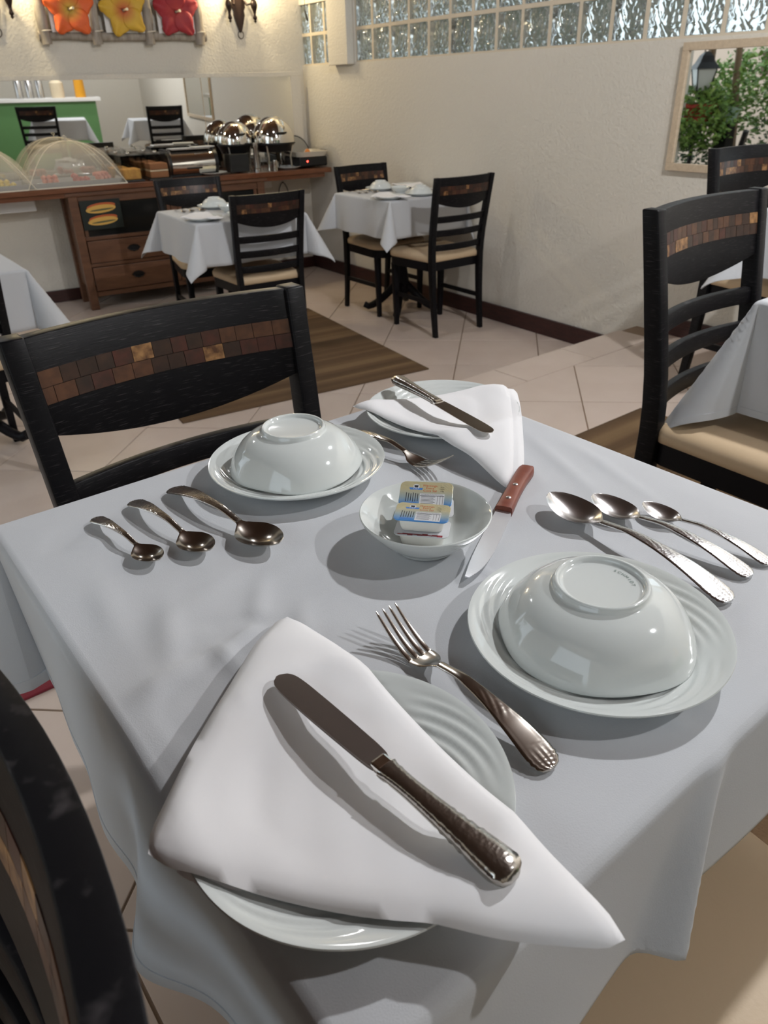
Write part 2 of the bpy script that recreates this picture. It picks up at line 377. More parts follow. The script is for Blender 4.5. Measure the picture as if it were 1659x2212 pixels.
G().box((2.123, -0.018, -0.32), (0.004, 0.004, 0.64)).build('pane_seam', 'frame_wood', t)
# ------------------------------------------------------------------ rugs
def stripe_rug_mat(name, axis):
    m, nt, b = nmat(name); N = nt.nodes; L = nt.links
    tc = N.new('ShaderNodeTexCoord'); sx = N.new('ShaderNodeSeparateXYZ'); L.new(tc.outputs['Object'], sx.inputs[0])
    ns = N.new('ShaderNodeTexNoise'); ns.noise_dimensions = '1D'; ns.inputs['Scale'].default_value = 7.0; ns.inputs['Detail'].default_value = 3
    L.new(sx.outputs[axis], ns.inputs['W'])
    r = N.new('ShaderNodeValToRGB'); r.color_ramp.interpolation = 'LINEAR'
    e = r.color_ramp.elements; e[0].position = 0.36; e[0].color = (0.095, 0.062, 0.036, 1); e[1].position = 0.64; e[1].color = (0.20, 0.132, 0.072, 1)
    e.new(0.5).color = (0.135, 0.085, 0.048, 1)
    L.new(ns.outputs['Fac'], r.inputs['Fac']); L.new(r.outputs['Color'], b.inputs['Base Color'])
    wv = N.new('ShaderNodeTexNoise'); wv.inputs['Scale'].default_value = 220; L.new(tc.outputs['Object'], wv.inputs['Vector'])
    bp = N.new('ShaderNodeBump'); bp.inputs['Strength'].default_value = 0.5; bp.inputs['Distance'].default_value = 0.004
    L.new(wv.outputs['Fac'], bp.inputs['Height']); L.new(bp.outputs['Normal'], b.inputs['Normal'])
    b.inputs['Roughness'].default_value = 0.95; b.inputs['Specular IOR Level'].default_value = 0.1
    return m
M['rug'] = stripe_rug_mat('striped_brown_rug', 1)
def rug(label, x, y, z, w, l, rz):
    g = G().box((0, 0, 0.0035), (w, l, 0.007)); o = g.build('rug', 'rug', None, None, 0.002, (x, y, z), rz)
    return tag(o, label, 'rug')
a = -0.145
rug('striped brown rug on the lower tiled floor under the middle table', 2.0 + 0.74 * math.sin(-a) , 3.13 + 0.80, LZ + 0.0005, 1.43, 1.62, a)
rug('striped brown rug on the raised floor beside the right hand table', 1.72, 0.42, 0.0005, 1.80, 2.38, 0)
M['maroon'] = mat('maroon_mat', (0.20, 0.022, 0.035), 0.9, bump=('noise', 120, 0.4, 0.003))
tag(G().box((0, 0, 0.004), (0.62, 0.6, 0.008)).build('floor_mat', 'maroon', None, None, 0.002, (-0.04, 1.795, 0.0005)), 'dark red floor mat on the tiles behind the tablecloth corner', 'mat')
# ------------------------------------------------------------------ chairs  (local: front = +y, back posts at -y)
PY = ([0, 0.22, 0.43, 0.56, 0.74, 0.92], [-0.238, -0.214, -0.202, -0.206, -0.232, -0.262])
PX = ([0, 0.45, 0.92], [0.186, 0.190, 0.206])
def posty(z): return sinterp(z, *PY)
def postx(z): return interp(z, *PX)
M['inlay0'] = mat('coconut_inlay_dark', (0.020, 0.010, 0.007), 0.3, var=(60, (0.045, 0.020, 0.012)))
M['inlay1'] = mat('coconut_inlay_brown', (0.052, 0.021, 0.011), 0.3, var=(60, (0.10, 0.042, 0.02)))
M['inlay2'] = mat('coconut_inlay_reddish', (0.070, 0.020, 0.013), 0.3, var=(60, (0.034, 0.014, 0.009)))
M['inlay3'] = mat('coconut_inlay_tan', (0.075, 0.030, 0.013), 0.3, var=(75, (0.36, 0.19, 0.075), (1, 1, 1), 0.16))
INL = ['inlay0', 'inlay1', 'inlay2', 'inlay3']
BOW = 0.032
def back_y(x, z): w = postx(z); return posty(z) + 0.004 - BOW * (1 - (x / w) ** 2)
def seat_outline(k=0.0, n=9):
    # rounded trapezoid, counter clockwise, inset k
    cs = [(-0.200, -0.195, 0.03), (0.200, -0.195, 0.03), (0.228, 0.225, 0.085), (-0.228, 0.225, 0.085)]; out = []
    for q, (x, y, r) in enumerate(cs):
        sx, sy = (1 if x > 0 else -1), (1 if y > 0 else -1); r2 = max(r - k, 0.004)
        cx, cy = x - sx * r, y - sy * r; a0 = [PI, 1.5 * PI, 0, 0.5 * PI][q]
        for i in range(n):
            a = a0 + 0.5 * PI * i / (n - 1); px, py = cx + r2 * math.cos(a), cy + r2 * math.sin(a)
            if py > 0.1: py += 0.018 * (1 - (px / 0.228) ** 2)
            out.append((px, py))
    return out
CH = {}
def chair_meshes():
    for s in (-1, 1):
        secs = []
        for i in range(15):
            z = 0.92 * i / 14; w = lerp(0.013, 0.0155, min(1, z / 0.4)); d = lerp(0.016, 0.021, sm(z / 0.42)) if z < 0.45 else lerp(0.021, 0.017, (z - 0.45) / 0.47)
            x, y = s * postx(z), posty(z)
            secs.append([(x - w, y - d, z), (x + w, y - d, z), (x + w, y + d, z), (x - w, y + d, z)])
        CH['post%d' % s] = G().loft(secs).mesh('back_post', 'black_wood', 50, 0.003)
        secs = []
        for z in (0, 0.2, 0.40):
            w = lerp(0.0135, 0.019, z / 0.4); x, y = s * lerp(0.186, 0.192, z / 0.4), lerp(0.168, 0.170, z / 0.4)
            secs.append([(x - w, y - w, z), (x + w, y - w, z), (x + w, y + w, z), (x - w, y + w, z)])
        CH['leg%d' % s] = G().loft(secs).mesh('front_leg', 'black_plain', 50, 0.003)
        zs = 0.205
        CH['str%d' % s] = G().box((s * 0.187, (posty(zs) + 0.168) / 2, zs), (0.016, 0.168 - posty(zs), 0.026)).mesh('side_stretcher', 'black_plain', None, 0.002)
    def slab(x0, x1, zt, zb, th, n=18):
        secs = []
        for i in range(n + 1):
            x = lerp(x0, x1, i / n); a, b = zt(x), zb(x); q = []
            for z, dy in ((b, -th / 2), (b, th / 2), ((a + b) / 2, th / 2), (a, th / 2), (a, -th / 2), ((a + b) / 2, -th / 2)):
                q.append((x, back_y(x, z) + dy, z))
            secs.append(q)
        return G().loft(secs)
    W = 0.193
    CH['panel'] = slab(-W, W, lambda x: 0.918, lambda x: 0.785 - 0.036 * (1 - (x / W) ** 2), 0.022).mesh('back_panel', 'black_wood', 40, 0.0015)
    for k, zc in enumerate((0.690, 0.612, 0.530)):
        W2 = postx(zc) - 0.010
        CH['slat%d' % k] = slab(-W2, W2, lambda x: zc + 0.018, lambda x: zc - 0.018, 0.016).mesh('slat', 'black_wood', 40, 0.002)
    # cushion
    secs = []
    for z, k in ((0.442, 0.010), (0.446, 0.002), (0.456, -0.002), (0.470, 0.0), (0.482, 0.010), (0.489, 0.028), (0.4925, 0.06), (0.494, 0.078)):
        o = seat_outline(max(k, 0) if k < 0.08 else 0.08)
        if k > 0.02:
            o = [(x * (1 - (k - 0.02) * 3.2), (y - 0.015) * (1 - (k - 0.02) * 3.2) + 0.015) for x, y in seat_outline(0.02)]
        secs.append([(x, y, z) for x, y in o])
    CH['seat'] = G().loft(secs).mesh('seat_cushion', 'seat', 60)
    o1 = [(x * 0.975, y * 0.975) for x, y in seat_outline(0.0)]
    o2 = [(x * 0.88, y * 0.88) for x, y in seat_outline(0.0)]
    n = len(o1)
    g = G(); vs = [(x, y, 0.393) for x, y in o1] + [(x, y, 0.444) for x, y in o1] + [(x, y, 0.444) for x, y in o2] + [(x, y, 0.393) for x, y in o2]
    fs = []
    for j in range(n):
        k = (j + 1) % n
        for a in range(4): b = (a + 1) % 4; fs.append((a * n + j, a * n + k, b * n + k, b * n + j))
    CH['apron'] = g.add(vs, fs).mesh('seat_frame', 'black_plain', 40)
chair_meshes()
def inlay_layout(nc, seed):
    rnd = random.Random(seed); out = []; zt, zb = 0.872, 0.826; W = 0.188
    for row in range(2):
        x = -W; i = 0
        while x < W - 0.004:
            w = rnd.uniform(0.85, 1.15) * 2 * W / nc
            if x + w > W - 0.010: w = W - x
            za = zt - row * 0.0232; zb_ = za - 0.0224
            k = rnd.choices([0, 1, 2, 3], [5, 4, 4, 2.2])[0]
            out.append((x + 0.0004, x + w - 0.0004, za, zb_, k)); x += w
    return out
def tile_geo(g, x0, x1, za, zb, side, mi, lift):
    ys = [back_y(x, z) + side * (0.011 + lift) for x, z in ((x0, zb), (x1, zb), (x1, za), (x0, za))]
    P = [(x0, zb), (x1, zb), (x1, za), (x0, za)]
    vs = [(P[i][0], ys[i], P[i][1]) for i in range(4)] + [(P[i][0], ys[i] - side * 0.003, P[i][1]) for i in range(4)]
    g.add(vs, [(0, 1, 2, 3), (7, 6, 5, 4), (0, 1, 5, 4), (1, 2, 6, 5), (2, 3, 7, 6), (3, 0, 4, 7)], mi)
def band_mesh(nc, seed, side):
    g = G()
    for x0, x1, za, zb, k in inlay_layout(nc, seed): tile_geo(g, x0, x1, za, zb, side, k, 0.0007)
    return g.mesh('inlay_band', INL)
BAND = {1: band_mesh(15, 3, 1), -1: band_mesh(15, 4, -1)}
def chair(label, x, y, z, rz, h=0.92, sc=1.0, tiles=0, seed=1, group=None, nc=15):
    t = thing('dining_chair', label, 'chair', (x, y, z), rz, group); t.scale = (sc, sc, h / 0.92)
    for s in (-1, 1):
        obj('back_post', CH['post%d' % s], t); obj('front_leg', CH['leg%d' % s], t); obj('side_stretcher', CH['str%d' % s], t)
    p = obj('back_panel', CH['panel'], t)
    for k in range(3): obj('slat', CH['slat%d' % k], t)
    obj('seat_frame', CH['apron'], t); obj('seat_cushion', CH['seat'], t)
    for side in (1, -1):
        if side == tiles:
            for x0, x1, za, zb, k in inlay_layout(nc, seed):
                g = G(); tile_geo(g, x0, x1, za, zb, side, 0, random.uniform(0.0004, 0.001)); g.build('inlay_tile', INL[k], p)
        else: obj('inlay_band', BAND[side], p)
    return t
chair('black chair with coconut shell inlay across the near white table', 0.421, 0.790, 0, PI - 0.01, 0.914, 1.06, 1, 11, nc=14)
chair('black chair with cushioned beige seat at the right hand table', 1.664, 0.642, 0.008, PI + 0.045, 0.957, 1.09, 1, 23, nc=18)
chair('black chair by the right wall, partly cut off by the frame', 3.134, 1.39, 0, PI - 0.10, 0.960, 1.02)
chair('black chair with its back to us at the middle table', 2.18, 3.965, LZ + 0.008, -0.12, 0.92, 0.97)
chair('black chair between the middle table and the wooden dresser', 2.197, 4.626, LZ, PI - 0.17, 0.92, 0.98)
chair('black chair with its back to us at the wall side table', 3.335, 3.69, LZ, -0.045, 0.94, 1.02)
chair('black chair at the wall side table nearest the griddle', 3.37, 4.26, LZ, PI - 0.02, 0.94, 0.98)
chair('black chair cut off by the left edge at the left table', 0.415, 3.40, LZ, 0.0, 0.92)
chair('beige seated chair tucked under the near right table edge', 0.405, 0.03, 0, 0.0, 0.92)
chair('black chair post looming at the bottom left corner', -0.273, 0.27, 0, PI / 2 - 0.058, 0.92)
chair('black chair near the garden opening seen in the right mirror', -0.75, 5.15, LZ, -0.6, 0.92)
# ------------------------------------------------------------------ tables and cloths
def table(label, x, y, z, rz, size, top=TT):
    t = thing('dining_table', label, 'table', (x, y, z), rz)
    G().box((0, 0, top - 0.016), (size - 0.012, size - 0.012, 0.024)).build('tabletop', 'dresser_wood', t, None, 0.004)
    G().lathe([(0, top - 0.03), (0.14, top - 0.03), (0.14, top - 0.05), (0.04, top - 0.07), (0.034, 0.35), (0.05, 0.25), (0.058, 0.17), (0.04, 0.12), (0, 0.12)], 20).build('pedestal', 'black_plain', t, 40)
    for k in range(4):
        a = PI / 4 + k * PI / 2; pts = []; rad = []
        for i in range(9):
            u = i / 8; r = lerp(0.03, 0.27, u); zz = 0.20 - 0.165 * math.sin(u * PI / 2) ** 1.1 + (0.018 if i == 8 else 0); pts.append((r * math.cos(a), r * math.sin(a), max(zz, 0.026))); rad.append(lerp(0.03, 0.022, u))
        G().tube(pts, rad, 8).build('foot', 'black_plain', t, 60)
    return t
def fbm(x, y, seed=0):
    v = 0
    for k, (f, a) in enumerate(((1, 1), (2.1, 0.5), (4.3, 0.25))):
        v += a * math.sin(f * x * 1.0 + 1.7 * k + seed) * math.sin(f * y * 1.13 + 2.3 * k + seed * 1.7 + 0.6 * math.sin(f * x))
    return v
def cloth(label, x, y, z, rz, size, drop, ear=32, n=96, waves=None, top_fn=None, seed=0, group=None, drops=None, flare=(0.05, 0.05, 0.05, 0.05), wav=0.13, ears=None):
    """square cloth over a square table: flat top, rounded edges, hanging sides with soft folds, corner ears"""
    a = size / 2; dr = drops or (drop,) * 4; Ls = [a + q for q in dr]; R = 0.010
    def bend(q):
        if q <= 0: return 0.0, 0.0
        if q < R * PI / 2: th = q / R; return R * math.sin(th), -R * (1 - math.cos(th))
        return R, -(R + q - R * PI / 2)
    def side_wave(side, s, q):   # outward offset of a hanging side at position s along it, q below the edge
        e = 1 - sm((abs(s) - a * 0.55) / (a * 0.45))
        w = 0.5 + 0.5 * math.sin(s * 17 + side * 1.9 + seed)
        base = flare[side] * q + wav * q * w * e
        if waves and side in waves:
            for (c0, wd_, am, sl) in waves[side]: base += am * q * math.exp(-((s - c0 - sl * q) / wd_) ** 2)
        return base
    def pos(u, v):
        du, dv = abs(u) - a, abs(v) - a; su, sv = (1 if u > 0 else -1), (1 if v > 0 else -1)
        if du <= 0 and dv <= 0: return (u, v, top_fn(u, v) if top_fn else 0.0)
        if du > 0 and dv <= 0:
            bx, bz = bend(du); sd = 0 if su > 0 else 2
            return (su * (a + bx + side_wave(sd, v, du)), v, bz)
        if dv > 0 and du <= 0:
            bx, bz = bend(dv); sd = 1 if sv > 0 else 3
            return (u, sv * (a + bx + side_wave(sd, u, dv)), bz)
        rho = math.hypot(du, dv); ph = math.atan2(dv, du); bx, bz = bend(rho)
        th = math.radians(ears[(0 if su > 0 else 1) + (0 if sv > 0 else 2)] if ears else ear) * math.sin(2 * ph) ** 1.3
        hx = bx * math.cos(ph); hy = bx * math.sin(ph); dn = -bz
        out = dn * math.sin(th); lat = dn * 0.16 * math.sin(4 * ph) + dn * 0.05 * math.cos(2 * ph)
        c = math.sqrt(0.5)
        return (su * (a + hx + out * c + lat * c), sv * (a + hy + out * c - lat * c), bz * math.cos(th))
    ed = [s * (a + d) for s in (-1, 1) for d in (0.0, 0.003, 0.006, 0.009, 0.012, 0.016)]
    ku = sorted(set([round(lerp(-Ls[2], Ls[0], i / n), 5) for i in range(n + 1)] + ed)); kv = sorted(set([round(lerp(-Ls[3], Ls[1], i / n), 5) for i in range(n + 1)] + ed))
    k = len(ku); vs = [pos(u, v) for v in kv for u in ku]
    fs = [(j * k + i, j * k + i + 1, (j + 1) * k + i + 1, (j + 1) * k + i) for j in range(len(kv) - 1) for i in range(k - 1)]
    g = G(); g.add(vs, fs); t = thing('tablecloth', label, 'tablecloth', (x, y, z), rz, group)
    o = g.build('cloth_sheet', 'cloth', t, 80, fixn=False)
    md = o.modifiers.new('thickness', 'SOLIDIFY'); md.thickness = 0.0012; md.offset = 1
    # stitched hem: a narrow raised band along the four edges
    h = G()
    for axis in (0, 1):
        for s in (-1, 1):
            pts = []; L = Ls[(0 if s > 0 else 2) if axis == 0 else (1 if s > 0 else 3)]; lo, hi = (-Ls[3], Ls[1]) if axis == 0 else (-Ls[2], Ls[0])
            for i in range(n + 1):
                w = lerp(lo, hi, i / n)
                for q in (L - 0.016, L - 0.0005):
                    p = Vector(pos(s * q, w) if axis == 0 else pos(w, s * q)); pts.append(p)
            m_ = len(pts) // 2; vs = []
            for i in range(m_):
                p0, p1 = pts[2 * i], pts[2 * i + 1]
                t1 = (pts[2 * min(i + 1, m_ - 1)] - pts[2 * max(i - 1, 0)]); nn = t1.cross(p1 - p0)
                if nn.length > 1e-9: nn.normalize()
                if (axis == 0) != (s > 0): nn = -nn
                nn = -nn if axis == 0 else nn
                for dd in (0.0022, -0.0008): vs += [p0 + nn * dd, p1 + nn * dd]
            fs = []
            for i in range(m_ - 1):
                b = i * 4; c = b + 4; fs += [(b, b + 1, c + 1, c), (b + 2, c + 2, c + 3, b + 3), (b, c, c + 2, b + 2), (b + 1, b + 3, c + 3, c + 1)]
            h.add(vs, fs)
    h.build('hem', 'cloth', t, 60, fixn=True)
    return t
NTX, NTY, NTS = 0.413, 0.473, 0.643
def ridge(x, y, cx, cy, ang, ln, wd, h):
    dx, dy = x - cx, y - cy; a = dx * math.cos(ang) + dy * math.sin(ang); b = -dx * math.sin(ang) + dy * math.cos(ang)
    return h * math.exp(-(a / ln) ** 2 - (b / wd) ** 2)
RIDGES = [(0.195, 0.455, 0.5, 0.030, 0.007, 0.0042), (0.215, 0.475, -0.6, 0.028, 0.008, -0.0040), (0.18, 0.44, 1.6, 0.030, 0.008, 0.0038), (0.165, 0.47, 0.1, 0.030, 0.010, -0.0035),
          (0.235, 0.49, 0.9, 0.035, 0.009, 0.0032), (0.155, 0.50, 1.2, 0.05, 0.012, 0.0035), (0.20, 0.53, 0.3, 0.05, 0.014, 0.0030), (0.125, 0.45, 0.2, 0.035, 0.012, 0.0055), (0.125, 0.42, 1.3, 0.04, 0.014, -0.0035),
          (0.25, 0.44, 1.0, 0.03, 0.010, 0.0030), (0.135, 0.72, 0.6, 0.022, 0.016, -0.0030), (0.16, 0.69, -0.5, 0.03, 0.012, 0.0025), (0.13, 0.58, 1.4, 0.06, 0.014, 0.0028), (0.30, 0.53, 0.2, 0.06, 0.014, 0.0022),
          (0.66, 0.50, 1.2, 0.09, 0.009, 0.0022), (0.69, 0.45, 1.25, 0.09, 0.009, 0.0022), (0.64, 0.56, 1.15, 0.08, 0.009, 0.0020), (0.397, 0.185, 1.57, 0.030, 0.006, 0.0034), (0.55, 0.20, 0.3, 0.06, 0.012, 0.0020), (0.10, 0.35, 1.5, 0.06, 0.012, 0.0030)]
def near_top(u, v):
    x, y = u + NTX, v + NTY
    z = 0.0014 * math.exp(-((y - 0.463 - 0.02 * (x - 0.4)) / 0.0030) ** 2) + 0.0014 * math.exp(-((x - 0.425) / 0.0030) ** 2) * sm((0.6 - y) / 0.2)
    for r in RIDGES: z += ridge(x, y, *r)
    z += 0.0007 * fbm(x * 16, y * 14, 1) * (1.6 if x < 0.3 else 1.0)
    e = min(1, (NTS / 2 - max(abs(u), abs(v))) / 0.03)
    return max(0.0, (z + 0.0012) * max(0, e))
table('square table under the near white tablecloth', NTX, NTY, 0, 0, NTS)
cloth('white tablecloth on the near table set with bowls and spoons', NTX, NTY, TT, 0, NTS, 0.235, 34, 200, drops=(0.235, 0.235, 0.22, 0.150), flare=(0.05, 0.05, -0.06, 0.02), wav=0.05, ears=(30, 38, 30, 14),
      waves={3: [(-0.016, 0.016, 0.20, -0.35), (-0.20, 0.10, 0.06, 0)], 2: [(0.05, 0.08, 0.12, 0), (-0.12, 0.05, 0.2, 0.2)]}, top_fn=near_top, seed=0.4)
MT = (2.150, 4.16, -0.10); FT = (3.375, 4.085, -0.05); LT = (0.45, 3.676, -0.03); RT = (1.90, 0.395, 0.0); ET = (3.10, 1.03, -0.03)
for nm, (x, y, r), z, size, dr in (('middle', MT, LZ, 0.64, 0.225), ('wall side', FT, LZ, 0.615, 0.225), ('left', LT, LZ, 0.66, 0.24), ('right hand', RT, 0.0, 0.66, 0.245), ('cut off far right', ET, 0.0, 0.62, 0.235)):
    lb = {'middle': 'white tablecloth on the middle table before the dresser', 'wall side': 'white tablecloth on the table against the right wall',
          'left': 'white tablecloth corner at the left edge of the photo', 'right hand': 'white tablecloth corner hanging over the right hand beige seat',
          'cut off far right': 'sliver of white tablecloth at the right frame edge behind the chairs'}[nm]
    table({'middle': 'pedestal table under the middle white cloth', 'wall side': 'black pedestal table against the right wall', 'left': 'pedestal table under the leftmost white cloth',
           'right hand': 'pedestal table under the right hand white cloth', 'cut off far right': 'pedestal table beside the right wall mirror'}[nm], x, y, z, r, size)
    cloth(lb, x, y, z + TT, r, size, dr, 30, 64, seed=len(nm) * 0.9, ears=(6, 30, 10, 30) if nm == 'wall side' else ((26,) * 4 if nm == 'right hand' else None), flare=(0, 0.05, 0.05, 0.05), wav=0.10)
# ------------------------------------------------------------------ tableware
def plate_mesh():
    R = 0.1035
    def fn(r, z, a):
        if 0.062 < r < 0.0995 and z > 0.004:
            k = sm((r - 0.062) / 0.012) * sm((0.0995 - r) / 0.006)
            ph = a * 5 / (2 * PI); fr = ph - math.floor(ph)
            w = math.sin(2 * PI * ((r - 0.064) / 0.0085 + 2.6 * fr)) * (sm(fr / 0.35) * sm((1 - fr) / 0.30))
            z = z + 0.00075 * k * w
        return r, z
    prof = [(0, 0.0052), (0.03, 0.0050), (0.052, 0.0050), (0.060, 0.0062)] + [(0.062 + 0.00125 * i, 0.0066 + 0.0128 * (i / 30) ** 1.25) for i in range(31)] + \
           [(0.1015, 0.0202), (0.1032, 0.0205), (0.1037, 0.0196), (0.1028, 0.0180), (0.095, 0.0145), (0.075, 0.0055), (0.064, 0.0022), (0.060, 0.0), (0.056, 0.0), (0.054, 0.0020), (0.0, 0.0020)]
    return G().lathe(prof, 120, fn=fn).mesh('plate', 'porcelain', 55)
def bowl_mesh():
    def fn(r, z, a):
        k = sm((0.048 - z) / 0.04); return r * (1 + 0.013 * k * math.cos(4 * a + 0.6) + 0.006 * k * math.cos(7 * a)), z + 0.0009 * k * math.cos(4 * a + 0.6 + PI) * (1 if z < 0.01 else 0.4)
    out = [(0.0772, 0.0), (0.0778, 0.0012), (0.0772, 0.0028), (0.0745, 0.0100), (0.0700, 0.0190), (0.0625, 0.0290), (0.0535, 0.0370), (0.0455, 0.0412), (0.0392, 0.0432), (0.0368, 0.0445), (0.0366, 0.0480), (0.0355, 0.0494), (0.0338, 0.0492), (0.0326, 0.0470), (0.0316, 0.0452), (0.028, 0.0446), (0, 0.0444)]
    inn = [(0, 0.0405), (0.035, 0.0400), (0.045, 0.0378), (0.0535, 0.0330), (0.062, 0.0252), (0.069, 0.0165), (0.0733, 0.0085), (0.0757, 0.0008)]
    g = G().lathe(out[::-1], 96, fn=fn); g.lathe(inn, 96, fn=fn)
    n = 96; lo, li = len(out), len(inn); vo = [j * lo + lo - 1 for j in range(n)]; vi = [n * lo + j * li + li - 1 for j in range(n)]
    # rim
    for j in range(n): k = (j + 1) % n; g.f.append([vo[j], vo[k], vi[k], vi[j]]); g.mi.append(0)
    return g.mesh('bowl', 'porcelain', 60)
def dish_mesh():
    prof = [(0, 0.0062), (0.026, 0.0068), (0.036, 0.0105), (0.047, 0.0190), (0.056, 0.0285), (0.0620, 0.0365), (0.0638, 0.0378), (0.0647, 0.0370), (0.0642, 0.0350), (0.058, 0.0262), (0.049, 0.0160), (0.040, 0.0080), (0.0335, 0.0040), (0.0315, 0.0), (0.0285, 0.0), (0.027, 0.0022), (0, 0.0022)]
    return G().lathe(prof, 96).mesh('dish', 'porcelain', 50)
PLATE, BOWL, DISH = plate_mesh(), bowl_mesh(), dish_mesh()
def strip(st, name, matn, parent, nu=10, th=0.0016, relief=None):
    """st(t)->(x, halfwidth, zmid, cup): a shaped strip along x with rounded thickness; cup lowers the middle"""
    secs = []
    for (x, w, z, cup) in st:
        top = []; bot = []
        for i in range(nu + 1):
            u = -1 + 2 * i / nu; zz = z - cup * (1 - u * u); e = math.sqrt(max(0, 1 - abs(u) ** 6))
            dz = relief(x, u, w) if relief else 0
            top.append((x, u * w, zz + th * e / 2 + dz)); bot.append((x, u * w, zz - th * e / 2))
        secs.append(top + bot[::-1][1:-1])
    g = G().loft(secs); return g.build(name, matn, parent, 60)
def handle_stations(L0, L1, w, n=72, z0=0.003, zm=0.012, z1=0.006, scallop=True):
    """from the shell shaped end at x=L0 to the neck at x=L1"""
    L = L1 - L0; st = []
    for i in range(n + 1):
        t = (i / n) ** 1.25; x = L0 + t * L
        ww = sinterp(t, [0, 0.012, 0.04, 0.09, 0.16, 0.3, 0.55, 0.8, 1.0], [0.25, 0.66, 0.92, 1.05, 1.04, 0.90, 0.58, 0.40, 0.36]) * w
        if scallop and t < 0.10: ww *= 1 + 0.05 * math.sin(t * 190)
        zz = sinterp(t, [0, 0.35, 0.75, 1.0], [z0, lerp(z0, zm, 0.75), zm, z1]); st.append((x, ww, zz, -0.0004))
    return st
def shell_relief(L0, L, amp):
    def f(x, u, w):
        t = (x - L0) / L; r = 0
        if t < 0.16: r += amp * (0.6 * abs(math.sin(u * 8 + 0.6)) * sm((0.16 - t) / 0.08) + 0.35 * math.cos(t * 260) * math.cos(u * 7))
        r += amp * 0.55 * sm((abs(u) - 0.72) / 0.12) * sm((1 - t) / 0.3)              # raised border threads
        if 0.36 < t < 0.66: r += amp * 0.8 * abs(math.sin(t * 95) * math.cos(u * 4.2 + t * 30)) * sm((t - 0.36) / 0.06) * sm((0.66 - t) / 0.06) * (1 - u * u)
        return r
    return f
def spoon(label, a, b, L, m1, m2, group, bl=0.335, bwid=None, zlift=0.0):
    """a = handle end xy, b = direction point towards the bowl tip"""
    d = Vector((b[0] - a[0], b[1] - a[1])); rz = math.atan2(d.y, d.x)
    t = thing('spoon', label, 'spoon', (a[0], a[1], TT + 0.0042), rz, group)
    Lh = L * (1 - bl); k = L / 0.2; bwid = bwid or 0.0215 * k
    strip(handle_stations(0, Lh, 0.0112 * k, z0=0.0022, zm=0.017 * k, z1=0.0125 * k), 'handle', m2, t, 18, 0.0022, shell_relief(0, Lh, 0.0005))
    st = []
    n = 34
    for i in range(n + 1):
        u = i / n; x = Lh - 0.0005 + (L - Lh) * u
        w = sinterp(u, [0, 0.05, 0.14, 0.28, 0.45, 0.62, 0.78, 0.9, 0.97, 1.0], [0.19, 0.22, 0.50, 0.86, 1.0, 0.95, 0.77, 0.52, 0.28, 0.06]) * bwid
        rim = sinterp(u, [0, 0.2, 0.5, 1.0], [0.0125, 0.0108, 0.0112, 0.0150]) * k
        cup = sinterp(u, [0, 0.08, 0.3, 0.55, 0.85, 1.0], [-0.0002, 0.0012, 0.0078, 0.0092, 0.0050, 0.0008]) * k
        st.append((x, w, rim, cup))
    strip(st, 'bowl', m1, t, 18, 0.0013)
    return t
def fork(label, a, b, L, group=None):
    d = Vector((b[0] - a[0], b[1] - a[1])); rz = math.atan2(d.y, d.x)
    t = thing('fork', label, 'fork', (a[0], a[1], TT + 0.0042), rz, group); Lh = L * 0.62; k = L / 0.19
    strip(handle_stations(0, Lh, 0.0112 * k, z0=0.0022, zm=0.017, z1=0.0115), 'handle', 'silver', t, 18, 0.0022, shell_relief(0, Lh, 0.0005))
    st = []; hx = L * 0.755
    for i in range(15):
        u = i / 14; x = Lh - 0.0005 + (hx - Lh) * u
        st.append((x, sinterp(u, [0, 0.2, 0.5, 0.8, 1.0], [0.0042, 0.0052, 0.0105, 0.0122, 0.0122]) * k, sinterp(u, [0, 0.5, 1], [0.0115, 0.0062, 0.0035]), 0.0014 * math.sin(u * PI / 2)))
    strip(st, 'head', 'silver', t, 10, 0.0018)
    for q in range(4):
        y0 = (-0.0096 + 0.0064 * q) * k; secs = []
        for i in range(12):
            u = i / 11; x = hx - 0.001 + (L - hx) * u; w = lerp(0.0022, 0.0010, u ** 1.5) * k; h = lerp(0.0010, 0.0007, u); z = 0.0030 + 0.021 * u ** 1.5; y = y0 * lerp(1.0, 1.02, u)
            if u > 0.95: w *= 0.45
            secs.append([(x, y - w, z - h), (x, y + w, z - h), (x, y + w, z + h), (x, y - w, z + h)])
        G().loft(secs).build('tine', 'silver', t, 50, 0.0003)
    return t
